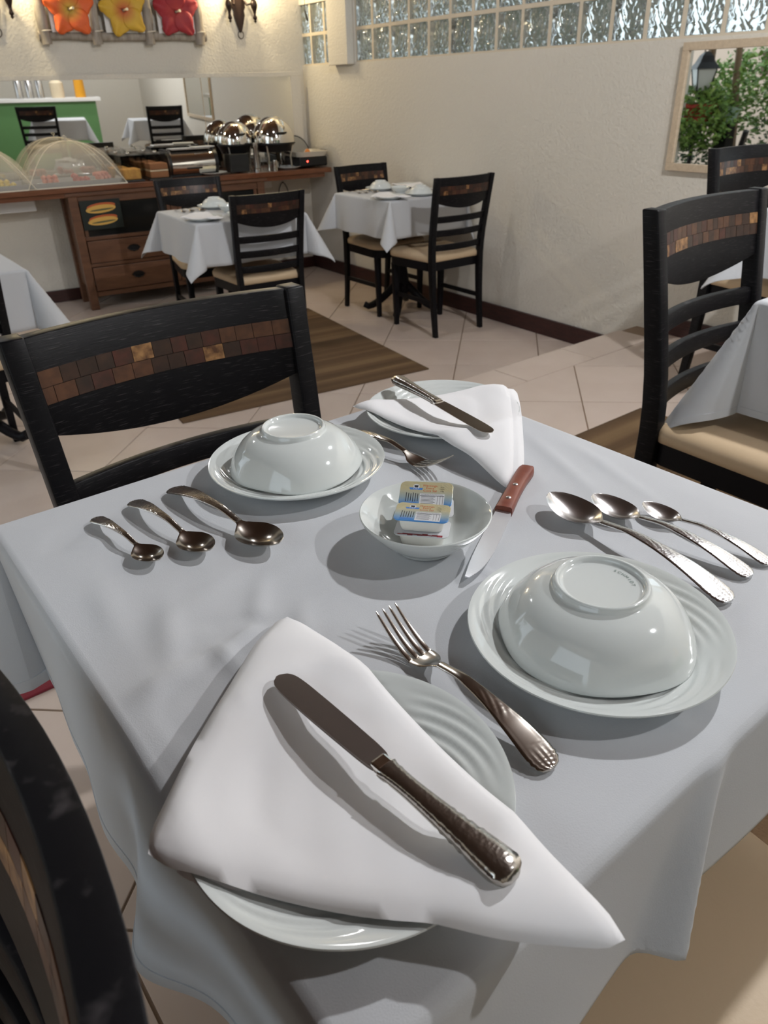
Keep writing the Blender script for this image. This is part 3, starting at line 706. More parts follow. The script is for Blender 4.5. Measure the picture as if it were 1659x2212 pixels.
def table_knife(label, a, b, L, z, blade='dark_silver', tilt=0.0, group=None):
    """a = handle end, b = blade tip"""
    d = Vector((b[0] - a[0], b[1] - a[1])); rz = math.atan2(d.y, d.x)
    t = thing('table_knife', label, 'knife', (a[0], a[1], z), rz, group); t.rotation_euler = (0, tilt, rz)
    Lh = L * 0.47; secs = []; n = 40; m_ = 14
    for i in range(n + 1):
        u = i / n; x = Lh * u
        w = sinterp(u, [0, 0.02, 0.07, 0.16, 0.4, 0.75, 0.93, 1.0], [0.0035, 0.0075, 0.0105, 0.0108, 0.0085, 0.0066, 0.0070, 0.0080]); h = sinterp(u, [0, 0.03, 0.15, 0.6, 1.0], [0.002, 0.0052, 0.0062, 0.0050, 0.0042])
        q = []
        for j in range(m_):
            an = 2 * PI * j / m_; cx, sx = math.cos(an), math.sin(an)
            r = 1 + (0.05 * math.sin(x * 900) * math.sin(3 * an) if (0.28 < u < 0.55 or u > 0.9) else 0) + (0.10 * math.sin(an * 5) * sm((0.11 - u) / 0.05) if u < 0.11 else 0)
            q.append((x, w * r * math.copysign(abs(cx) ** 0.75, cx), 0.0062 + h * r * math.copysign(abs(sx) ** 0.75, sx)))
        secs.append(q)
    G().loft(secs).build('handle', 'silver_relief', t, 60)
    secs = []; n = 40
    for i in range(n + 1):
        u = i / n; x = Lh - 0.003 + (L - Lh + 0.003) * u
        lo = sinterp(u, [0, 0.04, 0.10, 0.3, 0.7, 0.9, 0.97, 1.0], [-0.0042, -0.0050, -0.0085, -0.0098, -0.0105, -0.0098, -0.0070, -0.0020])
        hi = sinterp(u, [0, 0.04, 0.10, 0.3, 0.7, 0.9, 0.97, 1.0], [0.0042, 0.0055, 0.0072, 0.0082, 0.0090, 0.0082, 0.0058, 0.0010])
        z0 = 0.0062; th = lerp(0.0015, 0.0006, u)
        secs.append([(x, lo, z0 - th * 0.3), (x, hi, z0 - th), (x, hi + 0.0002, z0), (x, hi, z0 + th), (x, lo, z0 + th * 0.3)])
    G().loft(secs).build('blade', blade, t, 40)
    G().box((Lh + 0.004, 0, 0.0062), (0.010, 0.013, 0.0062)).build('bolster', 'chrome', t, None, 0.002)
    return t
def napkin(name_label, P, h, plate_c, bulge=(0, 0, 0), th=0.0075, z0=TT, lower=None, group=None, tipz=(None, None, None)):
    """triangular folded napkin: P = three corners (xy), draped over a plate"""
    t = thing('napkin', name_label, 'napkin', (P[0][0], P[0][1], z0), 0, group); o = Vector((P[0][0], P[0][1], 0))
    pc = Vector((plate_c[0], plate_c[1]))
    def sheet(P, dz, th, nm, N=34):
        idx = {}; top = []; 
        V = [Vector((p[0], p[1])) for p in P]
        cen = (V[0] + V[1] + V[2]) / 3
        for i in range(N + 1):
            for j in range(N + 1 - i):
                k = N - i - j; a, b, c = i / N, j / N, k / N
                p = V[0] * a + V[1] * b + V[2] * c
                for (e, (q0, q1, q2), bu) in ((0, (a, b, c), bulge[0]), (1, (b, c, a), bulge[1]), (2, (c, a, b), bulge[2])):
                    A, B = [V[0], V[1], V[2]][e], [V[1], V[2], V[0]][e]; mid = (A + B) / 2 - [V[2], V[0], V[1]][e]
                    p = p + mid.normalized() * (bu * 4 * q0 * q1 * (1 - q2) ** 1.5)
                for w_, vv in zip((a, b, c), V): p = p + (cen - vv) * (max(0.0, w_ - 0.93) * 0.75)
                edge = min(a, b, c) * 3; r = (p - pc).length
                hz = interp(r, [0, 0.055, 0.085, 0.104, 0.125, 0.22], h)
                hz += 0.0009 * math.sin(p.x * 50 + p.y * 35) * min(1, edge * 2) + 0.00035 * math.sin(p.x * 150 - p.y * 110) * min(1, edge * 2)
                for q, w in zip(tipz, (a, b, c)):
                    if q is not None: hz = lerp(hz, q, sm((w - 0.72) / 0.28) )
                tt = th * (1 - math.exp(-edge / 0.09)) * lerp(0.6, 1, min(1, 1 - max(a, b, c) ** 6))
                rd = th * 0.5
                idx[(i, j)] = len(top); top.append((p.x - o.x, p.y - o.y, hz + dz, tt))
        vs = [(x, y, z + tt) for x, y, z, tt in top] + [(x, y, z - 0.0002) for x, y, z, tt in top]; n = len(top); fs = []
        for i in range(N):
            for j in range(N - i):
                q = (idx[(i, j)], idx[(i + 1, j)], idx[(i, j + 1)]); fs += [q, (q[2] + n, q[1] + n, q[0] + n)]
                if i + j < N - 1:
                    q = (idx[(i + 1, j)], idx[(i + 1, j + 1)], idx[(i, j + 1)]); fs += [q, (q[2] + n, q[1] + n, q[0] + n)]
        bd = [(i, 0) for i in range(N)] + [(N - k, k) for k in range(N)] + [(0, N - k) for k in range(N)]
        for k in range(len(bd)):
            p, q = idx[bd[k]], idx[bd[(k + 1) % len(bd)]]; fs.append((p, p + n, q + n, q))
        G().add(vs, fs).build(nm, 'napkin', t, 70)
    sheet(P, 0.0, th, 'top_fold')
    for k, (Q, dz, tq) in enumerate(lower or []): sheet(Q, dz, tq, 'under_fold', 26)
    return t
# --- near table
def put(name, me, label, cat, x, y, z, rz=0.0, group=None):
    return tag(obj(name, me, None, (x, y, z), rz), label, cat, group)
ZT = TT + 0.0042
put('plate', PLATE, 'white plate under the folded napkin nearest to us', 'plate', 0.172, 0.266, ZT, 0.5)
put('plate', PLATE, 'white embossed plate under the upturned bowl at right', 'plate', 0.420, 0.266, ZT, 0.2)
put('plate', PLATE, 'white plate under the upturned bowl beside the three left spoons', 'plate', 0.404, 0.686, ZT, 1.2)
put('plate', PLATE, 'white plate under the far napkin at the table corner', 'plate', 0.640, 0.690, ZT, 2.0)
b1 = thing('bowl', 'large upturned white bowl with a green maker stamp, at right', 'bowl', (0.418, 0.266, ZT + 0.0125), 0.3); obj('bowl_shell', BOWL, b1)
M['stamp'] = mat('green_stamp_ink', (0.10, 0.16, 0.13), 0.4)
for k, chx in enumerate('SCHMIDT'):
    me = text_mesh(chx, 0.0042, 'stamp_letter'); me.materials.append(M['stamp'])
    an = -0.55 - 0.15 * k + 0.45; lt = obj('stamp_letter', me, b1, (0.0245 * math.cos(an), 0.0245 * math.sin(an), 0.0450)); lt.rotation_euler = (0, 0, an - PI / 2)
b2 = thing('bowl', 'upturned white bowl beside the empty chair at the far left', 'bowl', (0.402, 0.685, ZT + 0.0125), 1.4); obj('bowl_shell', BOWL, b2)
put('dish', DISH, 'small white dish holding butter packets in the table centre', 'dish', 0.414, 0.468, ZT, 0)
SG = 'spoons laid beside the right hand bowl'
spoon('largest of the three right spoons, its handle end behind the plate', (0.551, 0.222), (0.566, 0.440), 0.218, 'steel', 'steel_relief', SG)
spoon('middle sized of the three right spoons', (0.600, 0.230), (0.602, 0.410), 0.180, 'steel', 'steel_relief', SG)
spoon('smallest teaspoon at the right table edge', (0.632, 0.228), (0.632, 0.366), 0.140, 'steel', 'steel_relief', SG)
SG2 = 'spoons laid beside the far left bowl'
spoon('largest of the three left spoons, next to the plate', (0.268, 0.742), (0.291, 0.545), 0.200, 'silver', 'silver_relief', SG2)
spoon('middle sized dark shiny spoon of the three left spoons', (0.221, 0.742), (0.236, 0.580), 0.162, 'silver', 'silver_relief', SG2)
spoon('smallest teaspoon at the far left of the near table', (0.175, 0.733), (0.192, 0.600), 0.134, 'silver', 'silver_relief', SG2)
fork('silver fork with ornate handle between the near plate and right bowl', (0.2915, 0.201), (0.299, 0.388), 0.187)
fork('silver fork lying before the far napkin plate', (0.508, 0.742), (0.531, 0.560), 0.184)
NH = [0.0095, 0.0115, 0.0180, 0.0245, 0.0205, 0.0165]
napkin('folded white napkin on the near plate, its tip over the table edge', [(0.245, 0.459), (0.048, 0.298), (0.222, 0.086)], NH, (0.172, 0.266), (0.004, 0.006, 0.007), 0.0075, ZT,
       [([(0.225, 0.415), (0.058, 0.279), (0.178, 0.172)], -0.0045, 0.0055), ([(0.21, 0.40), (0.064, 0.270), (0.160, 0.190)], -0.0080, 0.005)], tipz=(0.006, 0.022, 0.026))
table_knife('heavy silver table knife lying across the near napkin', (0.1975, 0.150), (0.181, 0.364), 0.2125, ZT + 0.0275, tilt=-0.01)
napkin('folded white napkin with stitched hem on the far corner plate', [(0.545, 0.778), (0.552, 0.480), (0.768, 0.690)], NH, (0.640, 0.690), (-0.016, 0.004, 0.012), 0.007, ZT,
       [([(0.56, 0.765), (0.560, 0.470), (0.775, 0.680)], -0.004, 0.004)], tipz=(0.020, 0.004, 0.020))
table_knife('silver table knife lying across the far napkin', (0.636, 0.786), (0.604, 0.563), 0.225, ZT + 0.0290, 'silver', tilt=0.006)
# steak knife
def steak_knife(label, a, b, L):
    d = Vector((b[0] - a[0], b[1] - a[1])); rz = math.atan2(d.y, d.x)
    t = thing('steak_knife', label, 'knife', (a[0], a[1], ZT), rz); Lh = 0.104; secs = []
    for i in range(25):
        u = i / 24; x = Lh * u; w = sinterp(u, [0, 0.03, 0.25, 0.6, 0.9, 1.0], [0.0078, 0.0092, 0.0088, 0.0084, 0.0092, 0.0094]); yc = sinterp(u, [0, 0.3, 1], [0.002, 0.0, 0.0]); h = 0.0062
        q = []
        for an in range(12):
            c, s = math.cos(2 * PI * an / 12), math.sin(2 * PI * an / 12); q.append((x, yc + w * math.copysign(abs(c) ** 0.4, c), 0.0066 + h * math.copysign(abs(s) ** 0.4, s)))
        secs.append(q)
    hd = G().loft(secs).build('handle', 'red_wood', t, 50)
    for x in (0.052, 0.084): G().lathe([(0, 0.0), (0.0028, 0.0), (0.0028, 0.0009), (0.0022, 0.0013), (0, 0.0014)], 16, (x, 0, 0.0124)).build('rivet', 'rivet', hd, 40)
    # blade: straight spine, serrated belly curving to a squared tip
    n = 110; top = []; bot = []
    for i in range(n + 1):
        u = i / n; x = Lh + (L - Lh) * u
        sp = sinterp(u, [0, 0.5, 0.8, 1.0], [-0.0078, -0.0074, -0.0060, -0.0035])
        bl = sinterp(u, [0, 0.06, 0.3, 0.55, 0.75, 0.9, 1.0], [0.0078, 0.0098, 0.0104, 0.0110, 0.0098, 0.0060, 0.0005])
        if u > 0.18: bl += 0.0010 * (abs((u * 46) % 1 - 0.5) * 2 - 0.5)
        top.append((x, sp)); bot.append((x, bl))
    secs = [[(p[0], p[1], 0.0066 + 0.0009), (q[0], q[1], 0.0066 + 0.0002), (q[0], q[1], 0.0066 - 0.0002), (p[0], p[1], 0.0066 - 0.0009)] for p, q in zip(top, bot)]
    G().loft(secs).build('blade', 'bright_blade', t)
    return t
M['bright_blade'] = mat('bright_steel_blade', (0.80, 0.81, 0.84), 0.45, 1.0, bump=('noise', 60, 0.1, 0.001, (10, 1, 1)))
steak_knife('steak knife with red wooden handle and serrated blade', (0.602, 0.505), (0.399, 0.391), 0.233)
# ------------------------------------------------------------------ butter packets
def lid_mat():
    m, nt, b = nmat('butter_lid_foil'); N = nt.nodes; L = nt.links
    tc = N.new('ShaderNodeTexCoord'); sx = N.new('ShaderNodeSeparateXYZ'); L.new(tc.outputs['Object'], sx.inputs[0])
    mr = N.new('ShaderNodeMapRange'); mr.inputs['From Min'].default_value = -0.015; mr.inputs['From Max'].default_value = 0.006; L.new(sx.outputs[1], mr.inputs['Value'])
    r = N.new('ShaderNodeValToRGB'); e = r.color_ramp.elements; e[0].color = (0.06, 0.24, 0.58, 1); e[1].color = (0.56, 0.50, 0.30, 1); e.new(0.45).color = (0.34, 0.43, 0.46, 1)
    L.new(mr.outputs[0], r.inputs['Fac']); L.new(r.outputs['Color'], b.inputs['Base Color'])
    b.inputs['Roughness'].default_value = 0.33; b.inputs['Metallic'].default_value = 0.2
    t = N.new('ShaderNodeTexNoise'); t.inputs['Scale'].default_value = 120; L.new(tc.outputs['Object'], t.inputs['Vector'])
    bp = N.new('ShaderNodeBump'); bp.inputs['Strength'].default_value = 0.25; bp.inputs['Distance'].default_value = 0.002; L.new(t.outputs['Fac'], bp.inputs['Height']); L.new(bp.outputs['Normal'], b.inputs['Normal'])
    return m
M['lid_foil'] = lid_mat()
M['tub'] = mat('translucent_tub', (0.80, 0.79, 0.74), 0.35)
M['ink_orange'] = mat('orange_ink', (0.52, 0.07, 0.01), 0.5); M['ink_black'] = mat('black_ink', (0.02, 0.02, 0.025), 0.5)
M['ink_blue'] = mat('blue_ink', (0.06, 0.20, 0.55), 0.5); M['ink_white'] = mat('white_ink', (0.62, 0.63, 0.65), 0.5); M['ink_red'] = mat('dark_red_ink', (0.25, 0.02, 0.03), 0.5)
M['ink_gold'] = mat('gold_ink', (0.75, 0.70, 0.48), 0.3, 0.5)
def rrect(w, h, r, n=6):
    out = []
    for cx, cy, a0 in ((w / 2 - r, h / 2 - r, 0), (-w / 2 + r, h / 2 - r, PI / 2), (-w / 2 + r, -h / 2 + r, PI), (w / 2 - r, -h / 2 + r, 1.5 * PI)):
        for i in range(n): a = a0 + PI / 2 * i / (n - 1); out.append((cx + r * math.cos(a), cy + r * math.sin(a)))
    return out
TXT = {}
def ink(parent, body, size, x, y, mt, rz=0.0, z=0.00105):
    key = (body, size, mt)
    if key not in TXT:
        me = text_mesh(body, size, 'printed_text'); me.materials.append(M[mt]); TXT[key] = me
    o = obj('printed_text', TXT[key], parent, (x, y, z), rz); return o
def packet(label, loc, rz, tilt, butter=True):
    t = thing('butter_packet' if butter else 'jam_packet', label, 'packet', loc, rz); t.rotation_euler = Matrix.Rotation(rz, 3, 'Z').to_euler() if tilt == 0 else (Matrix.Rotation(rz, 3, 'Z') @ Matrix.Rotation(tilt, 3, 'X')).to_euler()
    W, H, hgt = 0.053, 0.033, 0.0150; secs = []
    for z, k in ((0.0, 0.0035), (0.0006, 0.0024), (0.004, 0.0016), (hgt, 0.0)): secs.append([(x, y, z) for x, y in rrect(W - 0.008 - 2 * k, H - 0.008 - 2 * k, 0.006)])
    G().loft(secs).build('tub', 'tub', t, 60)
    lid = G().prism(rrect(W, H, 0.006), 0, 0.0010).build('lid', 'lid_foil' if butter else 'ink_white', t, None, 0.0003, (0, 0, hgt))
    if butter:
        G().prism([(-0.006, -0.0150), (0.0185, -0.0150), (0.0185, 0.0005), (-0.006, 0.0005)], 0.0010, 0.00104).build('nutrition_box', 'ink_white', lid)
        ink(lid, 'Manteiga', 0.0040, 0.0035, 0.0112, 'ink_orange', z=0.00105); ink(lid, 'Extra', 0.0038, 0.0035, 0.0078, 'ink_orange', z=0.00105); ink(lid, 'Com Sal', 0.0040, 0.0035, 0.0042, 'ink_orange', z=0.00105)
        ink(lid, 'INFORMAÇÃO NUTRICIONAL', 0.0016, 0.0062, -0.0008, 'ink_black', z=0.00108)
        ink(lid, 'Peso', 0.0018, 0.0155, 0.0098, 'ink_black'); ink(lid, 'Líquido', 0.0017, 0.0155, 0.0075, 'ink_black'); ink(lid, '10g', 0.0026, 0.0155, 0.0046, 'ink_black')
        G().lathe([(0, 0), (0.0032, 0), (0.0032, 0.00005), (0, 0.00005)], 20, (-0.0105, 0.0098, 0.001)).build('logo_disc', 'ink_white', lid)
        G().prism([(-0.0165, 0.0052), (-0.0045, 0.0052), (-0.0035, 0.0080), (-0.0175, 0.0080)], 0.001, 0.00106).build('logo_ribbon', 'ink_blue', lid)
        ink(lid, 'CILP', 0.0032, -0.0105, 0.0066, 'ink_white', z=0.0011)
        G().prism([(-0.0122, 0.0084), (-0.0088, 0.0084), (-0.0084, 0.0112), (-0.0126, 0.0112)], 0.001, 0.00109).build('logo_mark', 'ink_black', lid)
        g = G()
        for k in range(6): g.box((-0.0195 + 0.0023 * k, -0.0050, 0.00102), (0.0007, 0.012 - 0.001 * (k % 3), 0.00006))
        for k in range(6): g.box((0.0025 - (0.0008 if k % 2 else 0), -0.0036 - 0.0018 * k, 0.00106), (0.014 - (0.0016 if k % 2 else 0), 0.00045, 0.00006))
        for k in range(3): g.box((0.0118 + 0.0026 * k, -0.0080, 0.00106), (0.0003, 0.0105, 0.00006))
        g.box((0.00625, -0.0024, 0.00106), (0.0240, 0.0006, 0.00006)); g.build('printed_lines', 'ink_black', lid)
        g = G()
        for k in range(3): g.box((0.0215 - 0.0022 * k, 0.0130 - 0.0012 * k, 0.00103), (0.0095, 0.0008, 0.00006), rz=-0.75)
        g.build('gold_stripes', 'ink_gold', lid)
        G().box((-0.0145, -0.0128, 0.00102), (0.0120, 0.0022, 0.00006)).build('blue_bar', 'ink_blue', lid)
    else:
        g = G()
        for k in range(9): g.box((-0.020 + 0.0048 * k, -0.0140 + 0.0006 * (k % 2), 0.00102), (0.0052, 0.0018 + 0.0008 * (k % 3), 0.00008))
        g.build('printed_lines', 'ink_red', lid)
    return t
BR = math.radians(-49)
packet('jam packet with dark red print under the front butter packet', (0.4065, 0.4635, ZT + 0.0075), BR, 0, False)
packet('front butter packet on top of the jam packet', (0.4075, 0.4650, ZT + 0.0240), BR, 0.03, True)
packet('white lidded packet under the tilted butter packet', (0.4345, 0.4880, ZT + 0.0110), BR + 0.1, 0.12, False)
packet('rear butter packet tilted towards us in the dish', (0.4330, 0.4880, ZT + 0.0290), BR + 0.04, 0.33, True)
# ------------------------------------------------------------------ settings on the two far tables
def setting(tx, ty, tz, rz, where, grp):
    c, s = math.cos(rz), math.sin(rz)
    def P(x, y): dx, dy = x - NTX, y - NTY; return tx + dx * c - dy * s, ty + dx * s + dy * c
    z = tz + TT + 0.001
    for (x, y), w in (((0.42, 0.266), 'near'), ((0.404, 0.686), 'far')):
        px, py = P(x, y); put('plate', PLATE, 'white plate under the %s upturned bowl on the %s' % (w, where), 'plate', px, py, z, rz)
        o = put('bowl', BOWL, '%s upturned white bowl on the %s' % (w, where), 'bowl', px, py, z + 0.0125, rz)
    px, py = P(0.413, 0.474); put('dish', DISH, 'small white dish in the centre of the %s' % where, 'dish', px, py, z)
    for (x, y), w, src in (((0.172, 0.266), 'near', 0), ((0.64, 0.69), 'far', 1)):
        px, py = P(x, y); put('plate', PLATE, 'white plate under the %s napkin on the %s' % (w, where), 'plate', px, py, z, rz)
        n0 = NAPS[src]; off = (n0.location.x - x, n0.location.y - y)
        dup(n0, (px + off[0] * c - off[1] * s, py + off[0] * s + off[1] * c, z), rz, '%s folded napkin on the %s' % (w, where))
    for o, q in zip(SPOONS, ('largest spoon of the right trio', 'middle spoon of the right trio', 'smallest spoon of the right trio', 'largest spoon of the left trio', 'middle spoon of the left trio', 'smallest spoon of the left trio')):
        px, py = P(o.location.x, o.location.y); dup(o, (px, py, z + 0.001), o.rotation_euler.z + rz, q + ' on the %s' % where, grp)
SPOONS = [o for o in COL.objects if o.name.startswith('spoon')]; NAPS = [o for o in COL.objects if o.name.startswith('napkin')]
setting(MT[0], MT[1], LZ, MT[2], 'middle table', 'spoons on the middle table')
setting(FT[0], FT[1], LZ, FT[2], 'wall side table', 'spoons on the wall side table')
# ------------------------------------------------------------------ buffet counter and dresser (back wall frame)
CT = 0.645; CF = 5.865
def bthing(name, label, cat, s, t, z, group=None, rz=0.0): return thing(name, label, cat, bw(s, t, z), TB + rz, group)
t = bthing('buffet_worktop', 'long polished brown wooden buffet worktop along the back wall', 'worktop', 0, 0, 0)
G().box(((-0.5 + 2.985) / 2, (CF + OB - 0.03) / 2, CT - 0.018), (3.485, OB - 0.03 - CF, 0.036)).build('top_board', 'counter_wood', t, None, 0.004)
G().box(((-0.5 + 2.96) / 2, CF + 0.03, CT - 0.052), (3.4, 0.02, 0.032)).build('apron_board', 'counter_wood', t, None, 0.002)
t.location = (0, 0, 0)
struct(G().box((0.29, OB - 0.13, CT - 0.12), (0.9, 0.2, 0.075)).build('trim_2', 'white_board', None, None, 0.006, rz=TB))
DS0, DS1, DT0, DT1, DZ1 = 0.93, 2.40, 5.885, OB - 0.08, CT - 0.04
t = thing('dresser', 'dark brown wooden dresser with drawers under the buffet worktop', 'dresser', (0, 0, 0), TB)
for s in (DS0 + 0.03, DS1 - 0.03):
    for tt in (DT0 + 0.03, DT1 - 0.03):
        G().box((s, tt, (LZ + DZ1) / 2), (0.06, 0.06, DZ1 - LZ)).build('leg', 'dresser_wood', t, None, 0.004)
for s in (DS0 + 0.03, DS1 - 0.03): G().box((s, (DT0 + DT1) / 2, (0.0 + DZ1) / 2 - 0.05), (0.02, DT1 - DT0 - 0.12, DZ1 + 0.0)).build('side_panel', 'dresser_wood', t)
G().box(((DS0 + DS1) / 2, (DT0 + DT1) / 2, DZ1 - 0.012), (DS1 - DS0 + 0.04, DT1 - DT0 + 0.02, 0.024)).build('top_board', 'dresser_wood', t, None, 0.004)
G().box(((DS0 + DS1) / 2, DT1 - 0.02, 0.25), (DS1 - DS0 - 0.12, 0.012, 0.62)).build('back_panel', 'dresser_wood', t)
for z, h in ((-0.095, 0.035), (0.11, 0.025), (0.295, 0.025), (0.555, 0.05)): G().box(((DS0 + DS1) / 2, DT0 + 0.03, z), (DS1 - DS0 - 0.12, 0.04, h)).build('front_rail', 'dresser_wood', t, None, 0.003)
G().box(((DS0 + DS1) / 2, DT0 + 0.03, 0.23), (0.05, 0.04, 0.65)).build('centre_stile', 'dresser_wood', t, None, 0.003)
mid = (DS0 + DS1) / 2
for a, b in ((DS0 + 0.066, mid - 0.03), (mid + 0.03, DS1 - 0.066)):
    for z0, z1 in ((-0.072, 0.094), (0.126, 0.278)):
        d = G().box(((a + b) / 2, DT0 + 0.016, (z0 + z1) / 2), (b - a, 0.03, z1 - z0)).build('drawer', 'dresser_wood', t, None, 0.004)
        g = G(); cx, cz = (a + b) / 2, (z0 + z1) / 2 + 0.005
        g.prism([(cx - 0.05, cz), (cx - 0.03, cz + 0.018), (cx, cz + 0.024), (cx + 0.03, cz + 0.018), (cx + 0.05, cz), (cx + 0.03, cz - 0.014), (cx, cz - 0.028), (cx - 0.03, cz - 0.014)], 0, 0.004,
                T=Matrix.Translation((0, DT0 + 0.001, 0)) @ Matrix(((1, 0, 0, 0), (0, 0, -1, 0), (0, 1, 0, 0), (0, 0, 0, 1))))
        g.tube([(cx - 0.035, DT0 - 0.004, cz), (cx - 0.03, DT0 - 0.016, cz - 0.012), (cx, DT0 - 0.02, cz - 0.018), (cx + 0.03, DT0 - 0.016, cz - 0.012), (cx + 0.035, DT0 - 0.004, cz)], 0.004, 8)
        g.build('drawer_pull', 'black_metal', d, 50)
    dr = G().box(((a + b) / 2, DT0 + 0.03, 0.418), (b - a, 0.012, 0.22)).build('door_panel', 'dark_glass', t)
    for s in (a + 0.012, b - 0.012): G().box((s, DT0 + 0.022, 0.418), (0.024, 0.02, 0.22)).build('door_stile', 'dresser_wood', dr, None, 0.002)
# food print fixed on the dresser front
M['print_dark'] = mat('print_dark_backing', (0.012, 0.018, 0.015), 0.4); M['bun'] = mat('print_bun', (0.72, 0.43, 0.10), 0.5); M['ketchup'] = mat('print_sausage', (0.52, 0.11, 0.03), 0.5); M['lettuce'] = mat('print_filling', (0.10, 0.11, 0.05), 0.5)
pr = thing('food_poster', 'dark poster with two yellow filled buns on the dresser front', 'poster', bw(0.995, DT0 + 0.0005, 0.455), TB)
Q = Matrix(((1, 0, 0, 0), (0, 0, -1, 0), (0, 1, 0, 0), (0, 0, 0, 1)))
G().prism([(0.0, -0.10), (0.28, -0.10), (0.28, 0.095), (0.0, 0.095)], 0, 0.002, T=Q).build('backing', 'print_dark', pr)
def ell(cx, cy, a, b, rot, z, nm, mt):
    pts = [(cx + a * math.cos(u) * math.cos(rot) - b * math.sin(u) * math.sin(rot), cy + a * math.cos(u) * math.sin(rot) + b * math.sin(u) * math.cos(rot)) for u in np.linspace(0, 2 * PI, 24, endpoint=False)]
    G().prism(pts, 0.002, z, T=Q).build(nm, mt, pr)
for cy in (0.035, -0.045):
    ell(0.145, cy + 0.018, 0.10, 0.022, 0.06, 0.0024, 'bun_shape', 'ketchup'); ell(0.14, cy, 0.105, 0.027, 0.06, 0.0028, 'bun_shape', 'bun'); ell(0.145, cy - 0.006, 0.085, 0.006, 0.06, 0.0032, 'filling_shape', 'lettuce')
# wall cable loop under the worktop's right end
pts = [(2.74 + 0.05 * math.sin(u), OB - 0.02, 0.42 - 0.13 * (1 - math.cos(u)) / 2 * 1.3 + 0.1 * (abs(u - PI) / PI)) for u in np.linspace(0, 2 * PI, 18)]
tag(G().tube(pts, 0.004, 6).build('power_cable', 'black_metal', None, 60, rz=TB), 'dark power cable hanging in a loop under the worktop end', 'cable')
tag(G().box((2.50, OB - 0.09, 0.545), (0.16, 0.14, 0.09)).build('storage_box', 'white_board', None, None, 0.006, rz=TB), 'pale box on the wall shelf under the worktop beside the dresser', 'box')
# ------------------------------------------------------------------ food on the buffet
def food_cover(label, s, tt, w, d, h, foods, tray_label):
    tr = bthing('serving_tray', tray_label, 'tray', s, tt, CT + 0.001)
    g = G(); o1 = rrect(w * 0.90, d * 0.86, 0.03); o2 = rrect(w * 0.96, d * 0.92, 0.03)
    g.loft([[(x, y, 0) for x, y in o1], [(x, y, 0.034) for x, y in o2], [(x * 0.97, y * 0.97, 0.034) for x, y in o2], [(x * 0.97, y * 0.97, 0.004) for x, y in o1]]); g.build('tray_shell', 'grey_tray', tr, 30)
    c = bthing('food_cover', label, 'food cover', s, tt, CT + 0.002)
    def f(u, v):
        x, y = (u - 0.5) * 2, (v - 0.5) * 2; k = (1 - abs(x) ** 2.4) * (1 - abs(y) ** 2.4)
        return (x * w / 2 * (1 - 0.10 * (1 - k) * 0), y * d / 2, h * max(0, k) ** 0.55)
    G().grid(f, 26, 20).build('net', 'mesh_net', c, 80, fixn=False)
    g = G()
    for sg in (-1, 1):
        g.tube([f(lerp(0.0, 1.0, i / 16), lerp(0.0, 1.0, i / 16) if sg > 0 else lerp(1.0, 0.0, i / 16)) for i in range(17)], 0.0028, 6)
    for a, b in (((0, 0), (1, 0)), ((1, 0), (1, 1)), ((1, 1), (0, 1)), ((0, 1), (0, 0))): g.tube([f(lerp(a[0], b[0], i / 8), lerp(a[1], b[1], i / 8)) for i in range(9)], 0.004, 6)
    g.build('rib_wires', 'net_cord', c, 60)
    G().tube([(0, 0, h), (0.004, 0, h + 0.016), (-0.012, 0, h + 0.03), (0.0, 0, h + 0.034), (0.012, 0, h + 0.024), (0.002, 0, h + 0.004)], 0.0028, 6).build('pull_loop', 'net_cord', c, 60)
    for k, (nm, lb, x, y, kind) in enumerate(foods):
        p = bw(s + x, tt + y, CT + 0.006); o = thing(nm, lb, nm.split('_')[-1], p, TB + 0.3 * k)
        {'ham': ham, 'cheese': cheese, 'melon': melon}[kind](o)
M['ham'] = mat('cooked_ham', (0.62, 0.20, 0.15), 0.45, var=(30, (0.72, 0.34, 0.26))); M['cheese'] = mat('yellow_cheese', (0.75, 0.58, 0.16), 0.5); M['melon'] = mat('orange_melon', (0.72, 0.30, 0.16), 0.45); M['sausage'] = mat('red_salami', (0.48, 0.07, 0.06), 0.45, var=(60, (0.62, 0.25, 0.2)))
def plate_under(o): G().lathe([(0, 0.004), (0.05, 0.004), (0.085, 0.012), (0.086, 0.0135), (0.05, 0.0065), (0, 0.006)][::-1], 32).build('platter', 'porcelain', o, 40)
def rolls(o, mt, n, r):
    for k in range(n):
        a = (k % 3 - 1) * 0.036; z = 0.012 + r + (r * 1.3 if k >= 3 else 0); y = -0.02 + 0.02 * (k // 3)
        pts = [(a + 0.016 * math.sin(i * 0.7), y + 0.018 * (i - 2), z + 0.002 * math.cos(i * 2)) for i in range(5)]
        G().tube(pts, [r * 0.7, r, r * 1.05, r, r * 0.7], 10).build('slice_roll', mt, o, 60)
def ham(o): plate_under(o); rolls(o, 'ham', 6, 0.016)
def cheese(o): plate_under(o); rolls(o, 'cheese', 5, 0.014)
def melon(o): plate_under(o); rolls(o, 'sausage', 4, 0.017)
food_cover('large white net food cover at the left of the buffet', 1.02, 6.06, 0.66, 0.38, 0.275, [('rolled_ham', 'pink rolled ham on a platter under the large net cover', -0.17, -0.02, 'ham'), ('sliced_salami', 'red sliced salami in the middle of the large net cover', 0.03, -0.06, 'melon'), ('rolled_ham', 'pink rolled ham at the right under the large net cover', 0.19, 0.0, 'ham')], 'grey serving tray under the large net cover')
food_cover('white net food cover cut off by the left edge', 0.44, 6.06, 0.60, 0.38, 0.26, [('sliced_cheese', 'yellow sliced cheese under the cut off net cover', 0.13, -0.05, 'cheese'), ('sliced_cheese', 'yellow cheese slices at the back of the cut off net cover', -0.02, 0.05, 'cheese')], 'grey serving tray under the cut off net cover')
